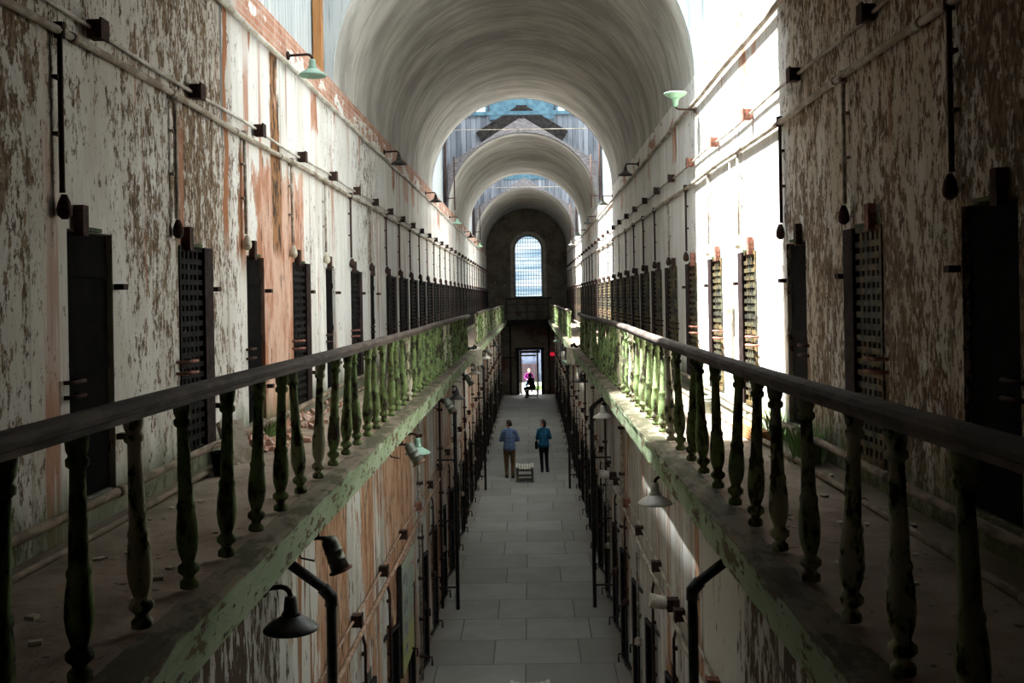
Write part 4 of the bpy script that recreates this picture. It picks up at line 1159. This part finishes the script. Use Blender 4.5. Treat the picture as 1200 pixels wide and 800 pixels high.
def fabric(name, c, c2=None, plaid=False):
    k = N(name, .9, .1)
    if plaid:
        a = k.step(k.math('FRACT', k.mul(k.x, 8.)), .55, .6); b = k.step(k.math('FRACT', k.mul(k.z, 8.)), .55, .6)
        cc = k.mix(k.mul(k.add(a, b), .5), c, c2)
        w = k.math('MAXIMUM', k.step(k.math('FRACT', k.add(k.mul(k.x, 8.), .25)), .9, .93), k.step(k.math('FRACT', k.add(k.mul(k.z, 8.), .25)), .9, .93))
        cc = k.mix(k.mul(w, .6), cc, (.45, .5, .6)); k.col(cc)
    else:
        k.col(k.mix(k.step(k.noise(k.sc(9, 9, 5), 1., 3.), .4, .6), c, c2 or c))
    k.bump(k.noise(k.sc(14, 14, 8), 1., 3.), .4, .02)
    return k.m
SKIN = m_simple('skin', (.50, .31, .22), (.46, .28, .20), 10., .55, bump=0)
HAIRD = m_simple('dark brown hair', (.018, .012, .009), (.035, .022, .016), 40., .5)
HAIRB = m_simple('blond hair', (.24, .12, .06), (.17, .085, .04), 40., .5)
SHOE = m_simple('dark shoes', (.02, .017, .015), (.035, .03, .028), 20., .5)
def person(loc, label, J, sx, cl, head, hands, rz=0, sw=False):
    """J: joint positions; sx: body thickness factor; cl: clothing materials; head: (yaw, long, hair mat)"""
    V = {k_: Vector(v_) for k_, v_ in J.items()}
    V['ubk_'] = V['neck']-Vector((0, 0, .085))
    body = {'pel': (V['pel'], (.15*sx, .11*sx)), 'waist': (V['waist'], (.125*sx, .09*sx)), 'chest': (V['chest'], (.155*sx, .105*sx)), 'ubk': (V['neck']-Vector((0, 0, .075)), (.085*sx, .065*sx)),
            'neck': (V['neck'], .052), 'skull': (V['head']-Vector((0, 0, .04)), .055)}
    edges = [('pel', 'waist'), ('waist', 'chest'), ('chest', 'ubk'), ('ubk', 'neck'), ('neck', 'skull')]
    for q in 'LR':
        body['sh'+q] = (V['sh'+q], .058*sx); body['el'+q] = (V['el'+q], .042*sx); body['wr'+q] = (V['wr'+q], .026)
        edges += [('ubk', 'sh'+q), ('sh'+q, 'el'+q), ('el'+q, 'wr'+q)]
        body['hip'+q] = (V['hip'+q], .088*sx); body['kn'+q] = (V['kn'+q], .058*sx); body['an'+q] = (V['an'+q], .036)
        edges += [('pel', 'hip'+q), ('hip'+q, 'kn'+q), ('kn'+q, 'an'+q)]
    ms = [skin_mesh(body, edges, grow=.96, swap=sw)]
    ms.append(head_mesh(V['head'], head[0], 1., head[3] if len(head) > 3 else 0))
    for q, (d, n, th) in zip('LR', hands): ms += hand_mesh(V['wr'+q], d, n, th)
    o = bpy.data.objects.new('person', joinm(ms, 'person', .0075)); C.objects.link(o)
    o.data.materials.clear(); o.data.materials.append(SKIN)
    o.location = loc; o.rotation_euler = (0, 0, rz); tag(o, label, 'person', 'visitors')
    def part(name, me, mat):
        me.materials.clear(); me.materials.append(mat)
        p = bpy.data.objects.new(name, me); C.objects.link(p); p.parent = o
    # top
    g = .014
    sh = {'hl': (V['hipL']+Vector((0, 0, .0)), .105*sx+g*.5), 'hr': (V['hipR']+Vector((0, 0, .0)), .105*sx+g*.5), 'hem0': (V['pel']*1.1-V['waist']*.1, (.185*sx+g, .14*sx+g)), 'hem': (V['pel'], (.180*sx+g, .135*sx+g)), 'waist': (V['waist'], (.160*sx+g, .115*sx+g)), 'chest': (V['chest'], (.170*sx+g, .118*sx+g)), 'ubk': (V['neck']-Vector((0, 0, .07)), (.09*sx+g, .075*sx+g)), 'col': (V['neck']-Vector((0, 0, .012)), .056)}
    e = [('hl', 'hr'), ('hem0', 'hem'), ('hem', 'waist'), ('waist', 'chest'), ('chest', 'ubk'), ('ubk', 'col')]
    for q in 'LR':
        sh['sh'+q] = (V['sh'+q], .066*sx+.004); sh['el'+q] = (V['el'+q], .050*sx+.004); w = V['wr'+q]*.9+V['el'+q]*.1; sh['cf'+q] = (w, .040)
        e += [('ubk', 'sh'+q), ('sh'+q, 'el'+q), ('el'+q, 'cf'+q)]
    part('shirt', joinm([skin_mesh(sh, e, swap=sw)], 'shirt', .012), cl[0])
    tr_ = {'wst': (V['waist']*.6+V['pel']*.4, (.135*sx+.006, .10*sx+.006)), 'pel': (V['pel'], (.155*sx+.006, .118*sx+.008))}
    e = [('wst', 'pel')]
    for q in 'LR':
        tr_['hip'+q] = (V['hip'+q], .094*sx+cl[3]); tr_['kn'+q] = (V['kn'+q], .063*sx+cl[3]); tr_['an'+q] = (V['an'+q]-Vector((0, 0, .045)), .044+cl[3])
        e += [('pel', 'hip'+q), ('hip'+q, 'kn'+q), ('kn'+q, 'an'+q)]
    part('trousers', joinm([skin_mesh(tr_, e, swap=sw)], 'trousers', .012), cl[1])
    for q in 'LR':
        a = V['an'+q]; f = V['toe'+q]
        nd = {'h': (Vector((a.x, a.y, .045))-(f-a).normalized()*.04, (.038, .042)), 'm': (Vector((a.x, a.y, .042))*.5+Vector((f.x, f.y, .042))*.5, (.044, .036)), 't': (Vector((f.x, f.y, .03)), (.038, .026)), 'a': (a, .042)}
        part('shoe', joinm([skin_mesh(nd, [('h', 'm'), ('m', 't'), ('h', 'a')])], 'shoe', .008), SHOE)
    part('hair', hair_mesh(V['head'], head[0], head[1], 1., .014, head[3] if len(head) > 3 else 0), head[2])
    return o
# standing man, back to us, head turned left; forearms raised in front
Jm = dict(pel=(0,0,.98), waist=(0,-.01,1.14), chest=(0,0,1.32), neck=(0,.0,1.55), head=(-.01,.015,1.685),
          shL=(-.175,0,1.445), elL=(-.27,.02,1.18), wrL=(-.17,.22,1.14), shR=(.175,0,1.445), elR=(.28,.02,1.18), wrR=(.18,.22,1.14),
          hipL=(-.095,0,.93), knL=(-.10,.02,.50), anL=(-.09,-.02,.09), hipR=(.095,0,.93), knR=(.10,.03,.50), anR=(.10,-.06,.09),
          toeL=(-.12,.14,.03), toeR=(.13,.10,.03))
PL = fabric('blue plaid shirt cloth', (.12, .19, .34), (.035, .06, .14), True)
person((-.56, 31.95, 0), 'man seen from behind in blue plaid shirt and brown trousers, head turned left', Jm, 1.03, (PL, fabric('brown trousers cloth', (.16, .10, .05), (.12, .075, .035)), None, .012),
       (PI/2*.75, 0., HAIRD), ((Vector((.5,.8,0)), Vector((0,0,-1)), 1), (Vector((-.5,.8,0)), Vector((0,0,-1)), -1)))
# woman, back to us, head turned left
Jw = dict(pel=(0,0,.92), waist=(0,-.01,1.07), chest=(0,0,1.23), neck=(0,0,1.44), head=(-.01,.01,1.565),
          shL=(-.15,0,1.345), elL=(-.22,.0,1.10), wrL=(-.13,.18,1.05), shR=(.15,0,1.345), elR=(.22,.0,1.10), wrR=(.14,.18,1.06),
          hipL=(-.085,0,.87), knL=(-.075,.02,.47), anL=(-.06,-.02,.08), hipR=(.085,0,.87), knR=(.085,.02,.47), anR=(.10,.0,.08),
          toeL=(-.08,.14,.03), toeR=(.15,.14,.03))
BL = fabric('blue top cloth', (.03, .14, .24), (.02, .10, .18)); NV = fabric('black trousers cloth', (.008, .009, .014), (.014, .015, .02))
person((.52, 32.9, 0), 'woman seen from behind in blue top and black trousers, looking left', Jw, .92, (BL, NV, None, .004),
       (PI/2*.9, .25, HAIRD), ((Vector((.5,.8,0)), Vector((0,0,-1)), 1), (Vector((-.5,.8,0)), Vector((0,0,-1)), -1)))
t = thing('shoulder_bag', (.52-.23, 32.86, .78), 'dark shoulder bag hanging at the left hip of the woman in blue', 'bag')
mb = MB(); mb.box((0, 0, .10), (.10, .24, .24)); mb.build('pouch', NV, t, bevel=.03)
mb = MB(); mb.tube([(0, 0, .2), (.02, -.11, .42), (.12, -.10, .60), (.24, -.02, .66), (.24, .09, .55), (.06, .11, .35), (0, .05, .2)], .010, 6); mb.build('strap', NV, t)
# seated man in silhouette, body turned to the left, seen against the doorway
Js = dict(pel=(.0,0,.56), waist=(-.02,0,.72), chest=(-.07,0,.90), neck=(-.13,0,1.10), head=(-.19,.0,1.22),
          shL=(-.10,.19,1.02), elL=(-.22,.22,.78), wrL=(-.42,.15,.68), shR=(-.10,-.19,1.02), elR=(-.20,-.22,.78), wrR=(-.40,-.15,.68),
          hipL=(-.02,.10,.55), knL=(-.44,.13,.53), anL=(-.42,.13,.09), hipR=(-.02,-.10,.55), knR=(-.40,-.20,.52), anR=(-.20,-.22,.09),
          toeL=(-.60,.13,.03), toeR=(-.38,-.24,.03))
BK = fabric('black coat cloth', (.01, .01, .012), (.016, .016, .018))
person((.22, 57.6, 0), 'dark silhouetted person seated on the low bench before the bright doorway', Js, 1.12, (BK, BK, None, .008),
       (PI/2, 0., HAIRD, .0), ((Vector((-1,0,-.1)), Vector((0,0,-1)), 1), (Vector((-1,0,-.1)), Vector((0,0,-1)), -1)), rz=math.radians(-38), sw=True)
# woman outside in purple, seated facing the viewer
Jp = dict(pel=(0,0,.56), waist=(0,-.02,.72), chest=(0,-.03,.90), neck=(0,-.05,1.11), head=(.0,-.07,1.25),
          shL=(-.17,-.03,1.03), elL=(-.27,-.12,.80), wrL=(-.10,-.32,.74), shR=(.17,-.03,1.03), elR=(.27,-.12,.80), wrR=(.10,-.32,.74),
          hipL=(-.09,-.02,.54), knL=(-.13,-.42,.52), anL=(-.13,-.40,.09), hipR=(.09,-.02,.54), knR=(.13,-.42,.52), anR=(.13,-.40,.09),
          toeL=(-.13,-.58,.03), toeR=(.13,-.58,.03))
person((.02, 61.5, 0), 'person outside the doorway with blond hair and a bright purple top', Jp, .92, (fabric('purple top cloth', (.085, .006, .065), (.06, .005, .05)), BL, None, .005),
       (PI, .5, HAIRB), ((Vector((.2,-1,0)), Vector((0,0,-1)), -1), (Vector((-.2,-1,0)), Vector((0,0,-1)), 1)))
bench((.02, 61.6, -.02), 'bench outside the doorway under the person in purple', PI/2, .5, .4)

# ------------------------------------------------------------------ light
w = bpy.data.worlds.new('World'); SC.world = w; w.use_nodes = True
bg = w.node_tree.nodes['Background']; bg.inputs[0].default_value = (.97, .975, 1.0, 1); bg.inputs[1].default_value = 3.0
sun = bpy.data.lights.new('sun', 'SUN'); sun.energy = 23; sun.angle = math.radians(4.0); sun.color = (1, .97, .93)
so = bpy.data.objects.new('sun', sun); C.objects.link(so)
d = Vector((math.cos(math.radians(64.3)), 0.0, -math.sin(math.radians(64.3))))
so.rotation_euler = d.to_track_quat('-Z', 'Y').to_euler(); so.location = (-10, 20, 25)
def portal(loc, rot, sx, sy):
    l = bpy.data.lights.new('portal', 'AREA'); l.shape = 'RECTANGLE'; l.size = sx; l.size_y = sy; l.cycles.is_portal = True
    o = bpy.data.objects.new('portal', l); C.objects.link(o); o.location = loc; o.rotation_euler = rot
for a, b in BAYS: portal((0, (a+b)/2, 13.6), (0, 0, 0), 5.4, b-a)
portal((WX, YE+.6, 7.4), (-PI/2, 0, 0), 1.7, 3.8); portal((.1, YE+.6, 1.3), (-PI/2, 0, 0), 1.3, 2.6)

# ------------------------------------------------------------------ camera
cam = bpy.data.cameras.new('camera'); cam.sensor_width = 36; cam.lens = 36; cam.clip_end = 300
cam.shift_x = -21/1200; cam.shift_y = -51/1200
co = bpy.data.objects.new('camera', cam); C.objects.link(co)
co.location = (CAMX, 0, CAMZ); co.rotation_euler = (PI/2, math.radians(1.0), 0)
SC.camera = co
SC.view_settings.view_transform = 'Standard'; SC.view_settings.look = 'None'
SC.view_settings.exposure = 1.42; SC.view_settings.gamma = 1.0; SC.view_settings.use_curve_mapping = False
SC.cycles.max_bounces = 8; SC.cycles.diffuse_bounces = 5; SC.cycles.caustics_reflective = False; SC.cycles.caustics_refractive = False
SC.cycles.transparent_max_bounces = 16
